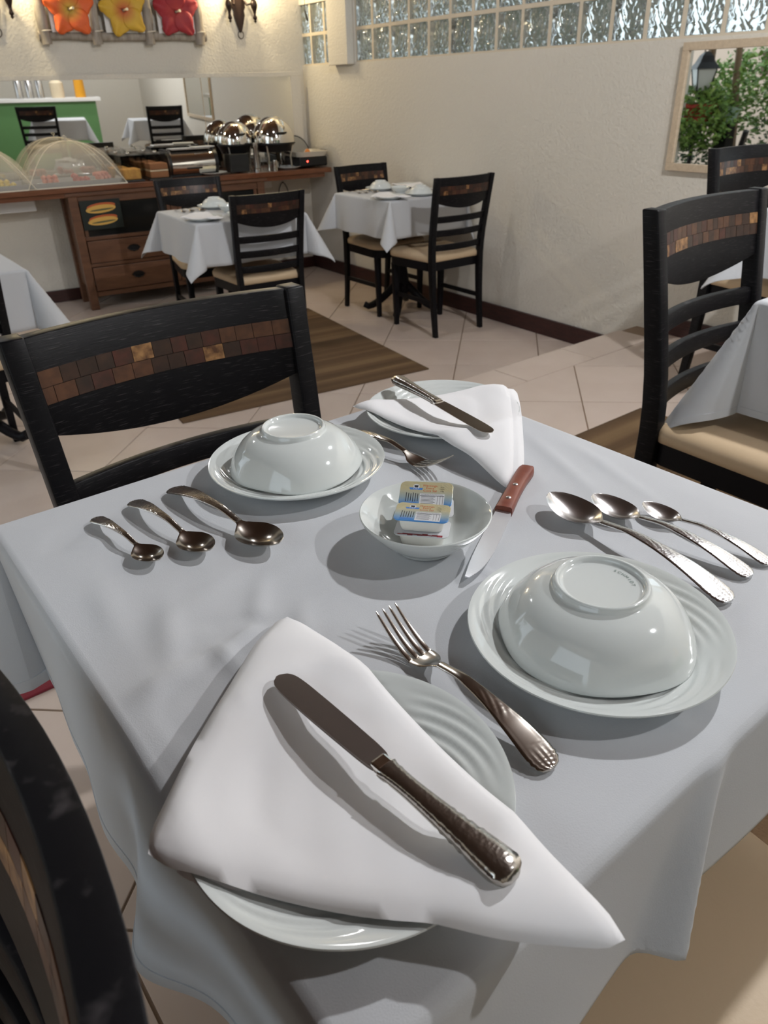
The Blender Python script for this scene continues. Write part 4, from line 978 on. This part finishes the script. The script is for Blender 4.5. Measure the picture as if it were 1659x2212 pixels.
M['cake_y'] = mat('yellow_cake', (0.60, 0.33, 0.08), 0.8, var=(40, (0.45, 0.22, 0.06)), bump=('noise', 90, 0.6, 0.004)); M['cake_b'] = mat('brown_cake', (0.30, 0.13, 0.055), 0.8, bump=('noise', 90, 0.6, 0.004)); M['cream'] = mat('cream_layer', (0.72, 0.60, 0.42), 0.7); M['tray_black'] = mat('black_tray', (0.02, 0.02, 0.02), 0.4)
def cake_box(label, cakelabel, s, tt, w, kind):
    t = bthing('cake_box', label, 'box', s, tt, CT + 0.001); h = 0.16; dd = 0.19
    G().box((0, 0, 0.006), (w, dd, 0.012)).build('base_tray', 'tray_black', t, None, 0.003)
    g = G(); th = 0.004
    g.box((0, -dd / 2 + th, 0.012 + h / 2), (w, th, h)); g.box((0, dd / 2 - th, 0.012 + h / 2), (w, th, h)); g.box((-w / 2 + th, 0, 0.012 + h / 2), (th, dd, h)); g.box((w / 2 - th, 0, 0.012 + h / 2), (th, dd, h))
    g.build('clear_walls', 'clear', t)
    G().box((0, 0, 0.014 + h), (w + 0.006, dd + 0.006, 0.006)).build('lid', 'clear', t, None, 0.002)
    G().lathe([(0, 0.0), (0.012, 0), (0.014, 0.008), (0.010, 0.014), (0, 0.016)], 16, (0, -0.02, 0.017 + h)).build('lid_knob', 'chrome', t, 50)
    c = bthing('sliced_cake', cakelabel, 'cake', s, tt, CT + 0.0145)
    if kind == 'y':
        for k in range(3): G().box((0, -0.055 + 0.05 * k, 0.035), (w * 0.78, 0.04, 0.07)).build('cake_slice', 'cake_y', c, None, 0.008)
    else:
        G().box((0, 0, 0.022), (w * 0.8, dd * 0.8, 0.042)).build('cake_base', 'cake_b', c, None, 0.005); G().box((0, 0, 0.048), (w * 0.8, dd * 0.8, 0.010)).build('cream_layer', 'cream', c, None, 0.003); G().box((0, 0, 0.075), (w * 0.79, dd * 0.8, 0.042)).build('cake_top', 'cake_b', c, None, 0.006)
cake_box('clear lidded box with yellow cake at the worktop front', 'yellow cake slices inside the front clear box', 1.405, 5.975, 0.155, 'y')
cake_box('clear lidded box with layered brown cake at the worktop front', 'brown layer cake with cream inside the right clear box', 1.60, 5.975, 0.165, 'b')
cake_box('clear lidded box behind the yellow cake box', 'yellow cake slices inside the rear left clear box', 1.37, 6.185, 0.155, 'y')
cake_box('clear lidded box behind the brown cake box', 'brown layer cake inside the rear right clear box', 1.575, 6.185, 0.165, 'b')
# roll top bread bin / toaster
t = bthing('bread_warmer', 'shiny steel roll front bread bin on the buffet', 'bread bin', 1.885, 6.08, CT + 0.001)
prof = [(-0.09, 0.012), (-0.118, 0.05), (-0.122, 0.09), (-0.105, 0.135), (-0.07, 0.165), (-0.02, 0.178), (0.10, 0.178), (0.10, 0.012)]
G().loft([[(x, y, z) for y, z in prof] for x in (-0.165, 0.165)]).build('steel_shell', 'chrome', t, 45)
for s in (-1, 1): G().loft([[(s * x, y * 1.04, z * 1.03) for y, z in prof] for x in (0.166, 0.190)]).build('end_cap', 'black_metal', t, 40)
G().box((0, 0, 0.008), (0.37, 0.2, 0.014)).build('base', 'black_metal', t)
G().box((0, -0.02, 0.184), (0.30, 0.12, 0.010)).build('top_grille', 'steel', t, None, 0.003)
G().box((0, -0.119, 0.055), (0.12, 0.012, 0.010)).build('front_handle', 'black_metal', t, None, 0.003)
tag(G().box((0, 0, 0), (0.16, 0.10, 0.006)).build('folded_cloth', 'cloth', None, None, 0.002, bw(1.99, 6.05, CT + 0.193), TB + 0.2), 'small white folded cloth on top of the bread bin', 'cloth')
put('plate', PLATE, 'small plate at the worktop edge before the bread bin', 'plate', *bw(2.03, 5.975, CT + 0.0005)); 
put('plate', PLATE, 'small plate at the worktop edge before the chafing dishes', 'plate', *bw(2.66, 5.985, CT + 0.0005))
# chafing dishes
def chafing(label, s, tt, r):
    t = bthing('chafing_dish', label, 'chafing dish', s, tt, CT + 0.001); zb = 0.185
    for k in range(4):
        a = PI / 4 + k * PI / 2; G().tube([(r * 0.86 * math.cos(a), r * 0.86 * math.sin(a), 0.0), (r * 0.80 * math.cos(a), r * 0.80 * math.sin(a), 0.09), (r * 0.95 * math.cos(a), r * 0.95 * math.sin(a), zb)], 0.008, 8).build('leg', 'chrome', t, 60)
    G().lathe([(0, zb - 0.055), (r * 0.8, zb - 0.055), (r * 0.97, zb - 0.01), (r * 1.04, zb), (r * 1.04, zb + 0.008), (r * 0.9, zb + 0.008), (0, zb + 0.008)], 48).build('water_pan', 'black_metal', t, 40)
    G().lathe([(r * 1.0, zb + 0.010), (r * 1.0, zb + 0.028)] + [(r * math.cos(a), zb + 0.028 + r * 1.02 * math.sin(a)) for a in np.linspace(0, PI / 2, 16)[1:-1]] + [(0, zb + 0.028 + r * 1.02)], 56).build('dome_lid', 'chrome', t, 60)
    G().tube([(-r * 0.22, -r * 0.93, zb + 0.075), (-r * 0.22, -r * 1.08, zb + 0.08), (r * 0.22, -r * 1.08, zb + 0.08), (r * 0.22, -r * 0.93, zb + 0.075)], 0.006, 8).build('lid_handle', 'black_metal', t, 60)
    G().lathe([(0, 0), (0.035, 0), (0.035, 0.05), (0.02, 0.055), (0, 0.055)], 20).build('burner', 'steel', t, 40)
chafing('round chafing dish with mirror polished dome lid, rear left one', 2.285, 6.128, 0.137)
chafing('round chafing dish with mirror polished dome lid, front right one', 2.572, 6.035, 0.163)
t = bthing('steel_canister', 'tall narrow steel post with dark cap before the chafing dishes', 'canister', 2.375, 5.945, CT + 0.001)
G().lathe([(0, 0), (0.028, 0), (0.028, 0.02), (0.020, 0.028), (0.019, 0.165), (0.024, 0.172), (0.024, 0.2), (0, 0.205)], 24).build('canister_body', 'steel', t, 40)
t = bthing('glass_box', 'clear cutlery box with dark contents before the chafing dish', 'box', 2.235, 5.985, CT + 0.001)
g = G(); w, dd, h, th = 0.17, 0.14, 0.15, 0.004
for c, dm in (((0, -dd / 2, h / 2), (w, th, h)), ((0, dd / 2, h / 2), (w, th, h)), ((-w / 2, 0, h / 2), (th, dd, h)), ((w / 2, 0, h / 2), (th, dd, h)), ((0, 0, 0.003), (w, dd, 0.006))): g.box(c, dm)
g.build('clear_walls', 'clear', t); G().box((0, 0.01, 0.07), (w * 0.9, dd * 0.8, 0.125)).build('dark_insert', 'tray_black', t, None, 0.004)
t = bthing('drinking_glass', 'small clear drinking glass beside the steel post', 'glass', 2.455, 5.955, CT + 0.001)
G().lathe([(0, 0.004), (0.024, 0.004), (0.030, 0.10), (0.032, 0.10), (0.027, 0.0), (0, 0.0)], 28).build('glass_body', 'clear', t, 40)
t = bthing('salt_shaker', 'small steel shaker behind the drinking glass', 'shaker', 2.52, 5.925, CT + 0.001)
G().lathe([(0, 0), (0.02, 0), (0.018, 0.05), (0.02, 0.055), (0.018, 0.075), (0, 0.082)], 20).build('shaker_body', 'chrome', t, 40)
# electric griddle with raised glass lid
t = bthing('electric_griddle', 'black electric pan with red pilot light at the worktop end', 'electric pan', 2.85, 6.06, CT + 0.001)
G().box((0, 0, 0.045), (0.25, 0.30, 0.07)).build('heater_body', 'black_metal', t, None, 0.012)
G().loft([[(x, y, 0.082) for x, y in rrect(0.25, 0.30, 0.05)], [(x, y, 0.118) for x, y in rrect(0.285, 0.335, 0.06)], [(x, y, 0.118) for x, y in rrect(0.27, 0.32, 0.05)], [(x, y, 0.088) for x, y in rrect(0.235, 0.285, 0.045)]]).build('pan', 'cream_enamel' if 'cream_enamel' in M else M.setdefault('cream_enamel', mat('cream_enamel', (0.62, 0.57, 0.48), 0.35)), t, 40)
for s in (-1, 1): G().tube([(s * 0.135, -0.05, 0.105), (s * 0.165, -0.04, 0.112), (s * 0.165, 0.04, 0.112), (s * 0.135, 0.05, 0.105)], 0.007, 8).build('side_handle', 'black_metal', t, 60)
M['pilot'] = mat('red_pilot_lamp', (0.6, 0.02, 0.02), 0.4, emit=((1, 0.06, 0.04), 6)); G().lathe([(0, 0), (0.007, 0), (0.005, 0.004), (0, 0.005)], 12, T=Matrix.Translation((-0.055, -0.151, 0.05)) @ Matrix.Rotation(PI / 2, 4, 'X')).build('pilot_lamp', 'pilot', t)
lid = thing('pan_cover', 'round dark rimmed glass lid leaning behind the electric pan', 'lid', bw(2.84, 6.232, CT + 0.095), TB); lid.rotation_euler = (math.radians(78), 0, TB)
G().lathe([(0, 0.03), (0.06, 0.026), (0.11, 0.012), (0.128, 0.0), (0.126, -0.003), (0.108, 0.008), (0.06, 0.022), (0, 0.026)], 40).build('lid_glass', 'smoked', lid, 50) if M.setdefault('smoked', mat('smoked_glass', (0.30, 0.30, 0.29), 0.1, alpha=0.8)) else None
G().tube([(0.129 * math.cos(a), 0.129 * math.sin(a), 0) for a in np.linspace(0, 2 * PI, 40, endpoint=False)], 0.004, 8, closed=True).build('lid_rim', 'black_metal', lid, 60)
M['carrot'] = mat('orange_food', (0.62, 0.22, 0.05), 0.6)
tag(G().lathe([(0, 0), (0.026, 0), (0.022, 0.02), (0.012, 0.034), (0, 0.04)], 14).build('fried_food', 'carrot', None, 40, 0, bw(2.89, 6.10, CT + 0.0905), TB), 'orange pastry sitting in the electric pan', 'pastry')
# ------------------------------------------------------------------ hibiscus wall art
art = thing('flower_wall_art', 'weathered wooden wall frame carrying three carved hibiscus flowers', 'wall art', bw(0, OB, 0), TB)
def drift(p, q, r, nm):
    n = 14; pts = []; rad = []
    for i in range(n + 1):
        u = i / n; pts.append((lerp(p[0], q[0], u) + 0.004 * math.sin(u * 9 + p[0] * 20), lerp(p[1], q[1], u), lerp(p[2], q[2], u) + 0.003 * math.sin(u * 11))); rad.append(r * (1 + 0.07 * math.sin(u * 17 + p[0] * 9)))
    G().tube(pts, rad, 12).build(nm, 'drift_wood', art, 50)
for zc in (1.552, 2.02): drift((1.03, -0.030, zc), (2.215, -0.030, zc), 0.029, 'rail')
for s in (1.085, 1.425, 1.795, 2.165):
    drift((s - 0.008, -0.055, 1.500), (s - 0.012, -0.055, 2.07), 0.034, 'upright')
    G().tube([(s + 0.036 * math.cos(a), -0.055 + 0.038 * math.sin(a), 1.578 + 0.003 * math.cos(a)) for a in np.linspace(0, 2 * PI, 20, endpoint=False)], 0.004, 6, closed=True).build('binding', 'net_cord', art, 60)
def petal_mat(name, c1, c2):
    m, nt, b = nmat(name); N = nt.nodes; L = nt.links
    tc = N.new('ShaderNodeTexCoord'); ln = N.new('ShaderNodeVectorMath'); ln.operation = 'LENGTH'; L.new(tc.outputs['Object'], ln.inputs[0])
    mr = N.new('ShaderNodeMapRange'); mr.inputs['From Min'].default_value = 0.02; mr.inputs['From Max'].default_value = 0.09; L.new(ln.outputs['Value'], mr.inputs['Value'])
    r = N.new('ShaderNodeValToRGB'); r.color_ramp.elements[0].color = (*c1, 1); r.color_ramp.elements[1].color = (*c2, 1); L.new(mr.outputs[0], r.inputs['Fac']); L.new(r.outputs['Color'], b.inputs['Base Color'])
    b.inputs['Roughness'].default_value = 0.6
    t = N.new('ShaderNodeTexNoise'); t.inputs['Scale'].default_value = 40; L.new(tc.outputs['Object'], t.inputs['Vector']); bp = N.new('ShaderNodeBump'); bp.inputs['Strength'].default_value = 0.4; bp.inputs['Distance'].default_value = 0.004
    L.new(t.outputs['Fac'], bp.inputs['Height']); L.new(bp.outputs['Normal'], b.inputs['Normal']); return m
FL = [('orange', petal_mat('orange_petal', (0.55, 0.36, 0.06), (0.78, 0.13, 0.025)), 1.258, 1.700, 0.0), ('yellow', petal_mat('yellow_petal', (0.55, 0.13, 0.05), (0.66, 0.40, 0.04)), 1.618, 1.700, 0.15), ('red', petal_mat('red_petal', (0.42, 0.05, 0.05), (0.36, 0.022, 0.032)), 1.990, 1.698, 0.0)]
M['pistil'] = mat('cream_pistil', (0.75, 0.68, 0.52), 0.5)
for nm, mt, s, z, rot in FL:
    f = obj('flower', None, art, (s, -0.092, z)); f['label'] = 'carved %s hibiscus flower' % nm
    G().box((0, 0.030, 0.06), (0.27, 0.006, 0.38)).build('back_board', 'white_board', f)
    for k in range(5):
        a = -PI / 2 - 0.62 + rot + k * 2 * PI / 5
        def pf(u, v, a=a, k=k):
            r = 0.008 + 0.150 * u; w = 0.068 * math.sin(min(1, u * 1.08) ** 0.8 * PI * 0.86) ** 0.75 + 0.008 * (1 - u); x = (v - 0.5) * 2
            if u > 0.93: w *= 0.96
            tip = 0.014 * (1 - x * x) * sm((u - 0.75) / 0.25)
            rr = r + tip - 0.010 * x * x * u; yy = -0.022 * math.sin(u * PI * 0.8) + 0.020 * x * x * u + 0.006 * math.sin(5 * x + k) * u - 0.010 * (k % 2)
            px, pz = rr * math.cos(a) - x * w * math.sin(a), rr * math.sin(a) + x * w * math.cos(a)
            return (px, yy, pz)
        g = G().grid(pf, 14, 12); o = g.build('petal', mt, f, 80, fixn=False); md = o.modifiers.new('thickness', 'SOLIDIFY'); md.thickness = 0.006
    G().tube([(0, -0.005, 0), (0.006, -0.03, 0.002), (0.014, -0.052, 0.004)], [0.006, 0.007, 0.009], 10).build('pistil', 'pistil', f, 60)
# ------------------------------------------------------------------ wall sconces
def sconce(label, s, watt):
    t = thing('wall_sconce', label, 'wall lamp', bw(s, OB, 0), TB)
    pts = [(-0.052, 1.74), (-0.040, 1.72), (-0.044, 1.692), (-0.028, 1.64), (-0.012, 1.595), (0, 1.580), (0.012, 1.595), (0.028, 1.64), (0.044, 1.692), (0.040, 1.72), (0.052, 1.74), (0.05, 2.0), (-0.05, 2.0)]
    G().prism([(x, z) for x, z in pts], 0.0, 0.022, T=Matrix(((1, 0, 0, 0), (0, 0, -1, 0), (0, 1, 0, 0), (0, 0, 0, 1)))).build('back_plate', 'bronze', t, None, 0.003)
    G().tube([(0.022 * math.cos(a), -0.012, 1.568 + 0.025 * math.sin(a)) for a in np.linspace(0, 2 * PI, 24, endpoint=False)], 0.0028, 8, closed=True).build('ring', 'bronze', t, 60)
    for k, x in enumerate((-0.10, 0.10)):
        G().tube([(0.35 * x, -0.02, 1.80), (0.5 * x, -0.06, 1.755), (0.8 * x, -0.075, 1.76), (x, -0.08, 1.80)], 0.008, 8).build('arm', 'bronze', t, 60)
        G().lathe([(0, 1.638), (0.004, 1.642), (0.013, 1.652), (0.006, 1.656), (0.013, 1.664), (0.016, 1.672), (0.012, 1.684), (0.009, 1.692), (0.012, 1.71), (0.022, 1.735), (0.026, 1.752), (0.021, 1.775), (0.012, 1.785), (0.022, 1.80), (0.026, 1.815), (0, 1.82)], 24, (x, -0.08, 0)).build('finial', 'bronze', t, 50)
        G().lathe([(0, 1.82), (0.013, 1.82), (0.013, 1.90), (0, 1.90)], 16, (x, -0.08, 0)).build('candle_sleeve', 'cream', t, 50)
        b = G().lathe([(0, 1.90), (0.012, 1.905), (0.019, 1.93), (0.014, 1.96), (0, 1.985)], 16, (x, -0.08, 0)).build('bulb', 'bulb_glow', t, 60)
        point('bulb_light', (x, -0.115, 1.94), watt, (1.0, 0.82, 0.50), 0.02, t)
sconce('dark carved wall sconce between the flower frame and the corner', 2.50, 8.0)
sconce('dark carved wall sconce cut off at the top left corner', 0.79, 8.0)
t = thing('pull_cord', 'thin dark cord with a plug hanging before the corner glass blocks', 'cord', rw(OW - 0.03, 5.905, 0), -TW)
G().tube([(0, 0, CEIL), (0, 0, 1.72)], 0.002, 6).build('cord', 'black_metal', t, 60); G().tube([(0, 0, 1.725), (0.002, -0.006, 1.70), (0.004, -0.02, 1.655)], [0.004, 0.007, 0.008], 8).build('plug', 'black_metal', t, 60)
# ------------------------------------------------------------------ green serving counter behind the camera, seen in the long mirror
gc = thing('serving_counter', 'green painted serving counter reflected in the long mirror', 'counter', (1.55, -1.75, 0), 0)
G().box((0, 0, 0.47), (1.9, 0.5, 0.94)).build('counter_body', 'green_paint', gc, None, 0.004); G().box((0, 0, 0.965), (2.06, 0.60, 0.05)).build('counter_top', 'white_board', gc, None, 0.006)
for k, (x, h) in enumerate(((1.42, 0.34), (1.57, 0.30), (1.72, 0.36))):
    t = thing('thermos_flask', ['first', 'second', 'third'][k] + ' steel flask from the left on the reflected green counter', 'flask', (x, -1.62, 0.991))
    G().lathe([(0, 0), (0.055, 0), (0.055, h * 0.8), (0.035, h * 0.9), (0.035, h), (0, h)], 24).build('flask_body', 'steel', t, 40)
t = thing('juice_dispenser', 'orange juice jug on the reflected green counter', 'jug', (2.30, -1.62, 0.991)); M['juice'] = mat('orange_juice', (0.72, 0.33, 0.02), 0.3)
G().lathe([(0, 0), (0.08, 0), (0.07, 0.34), (0.05, 0.36), (0, 0.36)], 24).build('jug_body', 'juice', t, 40); G().lathe([(0, 0.36), (0.052, 0.36), (0.05, 0.38), (0, 0.385)], 20).build('jug_lid', 'white_board', t, 40)
t = thing('cereal_jar', 'pale glass jar on the reflected green counter', 'jar', (1.97, -1.62, 0.991)); G().lathe([(0, 0), (0.09, 0), (0.10, 0.06), (0.10, 0.2), (0.06, 0.24), (0, 0.24)], 24).build('jar_body', 'cream', t, 40); G().lathe([(0, 0.24), (0.065, 0.24), (0.06, 0.27), (0, 0.275)], 20).build('jar_lid', 'white_board', t, 40)
# ------------------------------------------------------------------ garden to the left (seen in the right mirror) and outside the glass blocks
gr = G().box((-5.3, 3.0, -0.33), (7.8, 22, 0.1)).build('garden_ground', 'outside_ground'); struct(gr)
gr2 = G().box((7.9, 3.0, -0.33), (8.3, 22, 0.1)).build('outside_ground', 'outside_ground'); struct(gr2)
gw = thing('garden_wall', 'pinkish garden wall with openwork blocks seen in the right mirror', 'wall', (-4.45, 6.85, -0.28), math.radians(35))
G().box((0, 1.5, 1.5), (0.14, 10.0, 3.0)).build('wall_face', 'garden_wall', gw)
for yy in (0.35, -0.75):
    for r in range(4):
        for c_ in range(5): G().tube([(0.085 + 0.0, yy + 0.075 * c_ + 0.03 * math.cos(a), 1.55 + 0.075 * r + 0.03 * math.sin(a)) for a in np.linspace(0, 2 * PI, 8, endpoint=False)], 0.012, 5, closed=True).build('openwork_ring', 'bark', gw)
def foliage(name, label, loc, rad, n, matn, leaf=0.05, seed=1, cat='plant', parts=None, group=None):
    rnd = random.Random(seed); g = G(); t = thing(name, label, cat, loc, 0, group)
    for i in range(n):
        while True:
            p = Vector((rnd.uniform(-1, 1), rnd.uniform(-1, 1), rnd.uniform(-1, 1)))
            if 0.25 < p.length < 1: break
        p = Vector((p.x * rad[0], p.y * rad[1], p.z * rad[2] + rad[2])); R = Matrix.Rotation(rnd.uniform(0, 6.3), 4, 'Z') @ Matrix.Rotation(rnd.uniform(-1.0, 1.0), 4, 'X') @ Matrix.Rotation(rnd.uniform(-1.2, 0.4), 4, 'Y'); s = leaf * rnd.uniform(0.6, 1.3)
        g.add([(0, 0, 0), (s * 0.5, s * 0.3, s * 0.06), (s * 1.1, 0, -s * 0.06), (s * 0.5, -s * 0.3, s * 0.06)], [(0, 1, 2), (0, 2, 3)], 0, Matrix.Translation(p) @ R)
    o = g.build('leaves', matn, t, fixn=False); o['kind'] = 'stuff'
    return t
M['pot_green'] = mat('pale_green_pot', (0.33, 0.45, 0.36), 0.5); M['pot_red'] = mat('red_pot', (0.48, 0.06, 0.05), 0.5); M['lantern_glass'] = mat('lantern_glass', (0.55, 0.58, 0.58), 0.2)
def pot(t, r, h, mt, z0=0): G().lathe([(0, z0), (r * 0.66, z0), (r * 0.92, z0 + h * 0.8), (r * 1.05, z0 + h * 0.8), (r * 1.06, z0 + h), (r * 0.92, z0 + h), (r * 0.85, z0 + h * 0.85), (0, z0 + h * 0.85)], 24).build('pot', mt, t, 40)
t = foliage('hanging_plant', 'trailing green plant in a red hanging pot in the right mirror', (-1.76, 6.22, 0.38), (0.48, 0.48, 0.38), 2200, 'leaf', 0.075, 3)
pot(t, 0.23, 0.20, 'pot_red', 0.36)
for k in range(3): G().tube([(0.12 * math.cos(2.1 * k), 0.12 * math.sin(2.1 * k), 0.57), (0, 0, 1.25)], 0.005, 5).build('hanger_wire', 'bark', t)
t = foliage('orchid_pot', 'pale green pot with strappy plant on a dark stand in the right mirror', (-1.98, 5.92, 0.85), (0.34, 0.34, 0.22), 320, 'leaf', 0.06, 5)
pot(t, 0.13, 0.17, 'pot_green', -0.12); G().loft([[(-0.11, -0.11, -1.13), (0.11, -0.11, -1.13), (0.11, 0.11, -1.13), (-0.11, 0.11, -1.13)], [(-0.07, -0.07, -0.122), (0.07, -0.07, -0.122), (0.07, 0.07, -0.122), (-0.07, 0.07, -0.122)]]).build('stand', 'black_metal', t)
t = thing('garden_lantern', 'black garden lantern seen in the right mirror', 'lantern', (-1.75, 6.2, 1.08), 0.6)
G().loft([[(x * 0.07, y * 0.07, 0.0) for x, y in ((-1, -1), (1, -1), (1, 1), (-1, 1))], [(x * 0.11, y * 0.11, 0.22) for x, y in ((-1, -1), (1, -1), (1, 1), (-1, 1))]]).build('lantern_panes', 'lantern_glass', t)
G().loft([[(x * 0.14, y * 0.14, 0.22) for x, y in ((-1, -1), (1, -1), (1, 1), (-1, 1))], [(x * 0.09, y * 0.09, 0.29) for x, y in ((-1, -1), (1, -1), (1, 1), (-1, 1))], [(x * 0.06, y * 0.06, 0.36) for x, y in ((-1, -1), (1, -1), (1, 1), (-1, 1))], [(x * 0.02, y * 0.02, 0.40) for x, y in ((-1, -1), (1, -1), (1, 1), (-1, 1))]]).build('lantern_roof', 'black_metal', t)
for x, y in ((-1, -1), (1, -1), (1, 1), (-1, 1)): G().tube([(x * 0.07, y * 0.07, -0.01), (x * 0.112, y * 0.112, 0.225)], 0.008, 6).build('lantern_bar', 'black_metal', t)
G().tube([(0, 0, -0.01), (0, 0, -1.34)], 0.025, 8).build('lantern_post', 'black_metal', t)
def tree(label, pts, rad, crown, seed):
    t = thing('garden_tree', label, 'tree', pts[0], 0); o = Vector(pts[0])
    G().tube([Vector(p) - o for p in pts], rad, 10).build('trunk', 'bark', t, 60)
    if crown:
        f = foliage('x', 'x', (0, 0, 0), crown[1], 700, 'leaf', 0.07, seed); ch = f.children[0]; ch.parent = t; ch.location = Vector(crown[0]) - o; ch.name = 'leaves'; D.objects.remove(f)
tree('forked garden tree trunk seen in the right mirror', [(-2.15, 6.05, -0.28), (-2.02, 6.02, 0.5), (-1.98, 6.08, 0.85), (-1.84, 6.2, 1.05), (-1.86, 6.2, 1.3), (-1.83, 6.22, 2.4)], [0.09, 0.06, 0.05, 0.045, 0.04, 0.035], ((-1.9, 6.3, 2.2), (0.7, 0.7, 0.3)), 8)
tree('slender garden tree stem beside the green pot in the right mirror', [(-2.3, 5.95, -0.28), (-2.12, 5.93, 0.8), (-2.08, 5.98, 1.2), (-2.05, 6.05, 2.3)], [0.06, 0.045, 0.04, 0.03], None, 9)
foliage('garden_shrub', 'leafy shrub with small flowers in front of the garden wall', (-2.75, 6.2, 0.55), (0.6, 0.6, 0.5), 1500, 'leaf', 0.08, 12)
foliage('garden_shrub', 'dark shrub low under the hanging plant in the right mirror', (-1.9, 6.5, -0.28), (0.6, 0.6, 0.42), 900, 'leaf_dark', 0.07, 14)
foliage('garden_shrub', 'dark green shrub at the right of the mirrored garden', (-2.45, 5.35, -0.28), (0.5, 0.5, 0.62), 900, 'leaf_dark', 0.07, 15)
for k, (x, y) in enumerate(((-3.4, 1.0), (-3.8, 3.2), (-3.2, -1.2))):
    foliage('garden_shrub', ['broad garden shrub opposite the near table', 'broad garden shrub opposite the left table', 'broad garden shrub behind the camera'][k], (x, y, -0.28), (0.9, 1.0, 0.8), 1200, 'leaf', 0.10, 20 + k)
hd = foliage('hedge', 'dark leafy hedge outside the glass block wall', (5.6, 6.0, -0.3), (0.9, 2.6, 1.7), 3000, 'leaf_dark', 0.17, 30, 'hedge')
gb = G().box((0, 0, 1.6), (0.12, 6.0, 3.2)).build('garden_wall', 'bark', None, None, 0, (6.9, 7.2, -0.28)); tag(gb, 'dark boundary wall outside behind the hedge', 'wall')
